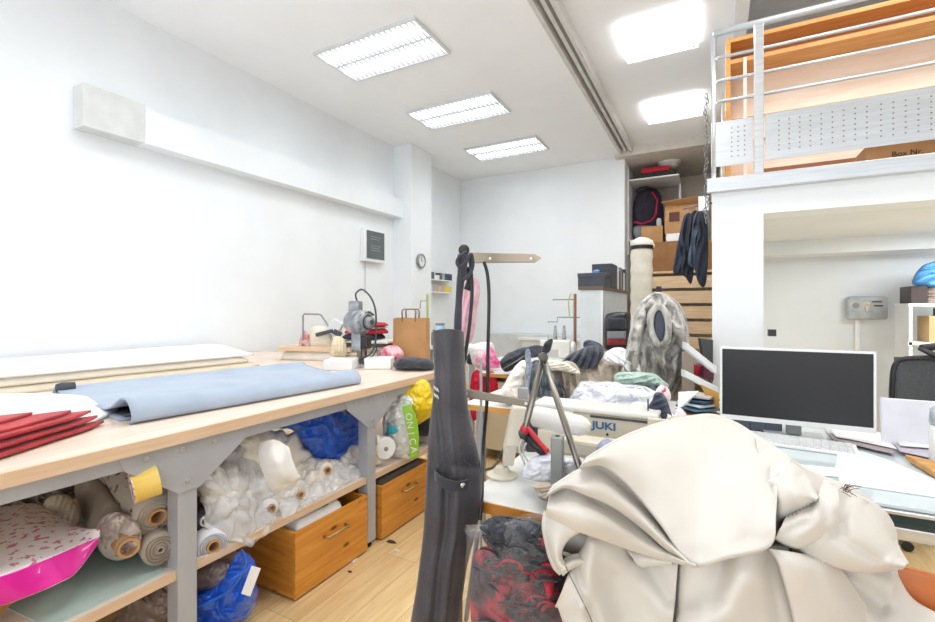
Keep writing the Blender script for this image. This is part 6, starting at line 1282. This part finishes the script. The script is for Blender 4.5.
# G: strip folding down to the right of the centre
fsheet([(812, 556, 1.035), (834, 566, 1.03), (852, 590, 1.03), (874, 625, 1.03), (905, 700, 1.02)],
       [(771, 549, .985), (780, 562, .965), (788, 588, .955), (796, 620, .95), (812, 700, .945)],
       .03, [((790, 555), (850, 625), 14, -.010)], nu=90, nv=50, roll=2.2, tuck=.04)
# H: lowest right sheet
fsheet([(806, 552, 1.11), (850, 562, 1.10), (880, 563, 1.10), (894, 566, 1.095), (899, 582, 1.085), (915, 604, 1.06), (950, 622, 1.03)],
       [(812, 640, 1.03), (832, 690, 1.0), (850, 705, .99), (870, 705, .985), (890, 705, .98), (920, 705, .975), (975, 700, .97)],
       .03, [((815, 562), (882, 606), 11, .03), ((850, 590), (900, 650), 14, -.012), ((830, 560), (895, 585), 7, -.008)], nu=90, nv=60)
# N: sheet running behind the knot to the upper right
fsheet([(756, 440, 1.27), (780, 454, 1.25), (806, 470, 1.235), (832, 482, 1.22), (856, 491, 1.205), (876, 508, 1.19), (888, 524, 1.18)],
       [(768, 500, 1.14), (786, 520, 1.12), (806, 535, 1.11), (826, 542, 1.10), (846, 548, 1.10), (866, 555, 1.10), (884, 560, 1.11)],
       .03, [((800, 470), (830, 500), 8, .02)], nu=80, nv=40, rt=2)
# K: knot fold
fsheet([(770, 468, 1.11), (780, 463, 1.13), (795, 468, 1.12), (808, 480, 1.10), (818, 497, 1.075)],
       [(774, 530, 1.035), (778, 521, 1.03), (788, 514, 1.035), (802, 507, 1.04), (817, 501, 1.045)],
       .05, [((772, 490), (776, 525), 5, .03), ((786, 470), (800, 500), 9, -.012), ((800, 478), (812, 500), 5, .014)], nu=70, nv=40, roll=1.8)
# L: lobe
fsheet([(788, 514, 1.05), (803, 508, 1.05), (816, 500, 1.06), (824, 484, 1.085), (838, 488, 1.08)],
       [(776, 537, .99), (786, 543, .985), (800, 546, .985), (822, 535, 1.0), (840, 522, 1.03)],
       .035, [((800, 515), (835, 525), 7, -.01), ((822, 490), (826, 520), 6, .012), ((790, 530), (812, 520), 5, .01)], nu=80, nv=40, roll=2, tuck=.04)
# M: pointed lobe
fsheet([(838, 490, 1.10), (852, 496, 1.10), (870, 504, 1.10), (885, 516, 1.095), (893, 532, 1.085), (896, 548, 1.07), (906, 565, 1.04)],
       [(797, 546, 1.01), (806, 553, 1.01), (818, 559, 1.005), (838, 566, 1.0), (856, 570, 1.0), (874, 571, 1.0), (904, 567, 1.02)],
       .05, [((846, 500), (842, 530), 7, .014), ((850, 520), (890, 555), 9, -.012), ((835, 535), (880, 562), 6, .012), ((868, 505), (890, 540), 5, .008)], nu=110, nv=50, roll=1.8, tuck=.04)
# frayed threads and a dark seam
THR = mat('dark_thread', '#4b4038', .8); rnd = random.Random(5); bm = newbm()
for k in range(16):
    x, y = 843 + rnd.uniform(-3, 4), 489 + rnd.uniform(-2, 4); a = rnd.uniform(-1.2, 1.0); l = rnd.uniform(5, 15)
    tube(bm, curve([P(x, y, 1.05), P(x + l*.5*math.cos(a), y + l*.5*math.sin(a)*.6 - 1, 1.045), P(x + l*math.cos(a), y + l*math.sin(a)*.5 + rnd.uniform(-1, 2), 1.045)], 6), .0007, 4)
fr = obj('frayed_threads', bm, THR, HEAP); fr['kind'] = 'stuff'; fr['label'] = 'dark frayed threads at the fabric edge'
bm = newbm()
for k in range(10):
    x = 781 + k*3.6; y = 519 - k*2.0; tube(bm, [P(x, y, 1.02), P(x + rnd.uniform(0, 3), y + rnd.uniform(1, 4), 1.015)], .0006, 4)
fr = obj('frayed_threads', bm, THR, HEAP); fr['kind'] = 'stuff'
bm = newbm(); tube(bm, curve([P(566, 567, 1.0), P(572, 580, 1.005), P(580, 596, 1.0), (P(592, 622, .985)), P(600, 650, .97)], 30), .0009, 5); obj('seam_thread', bm, THR, HEAP, label='dark seam thread')
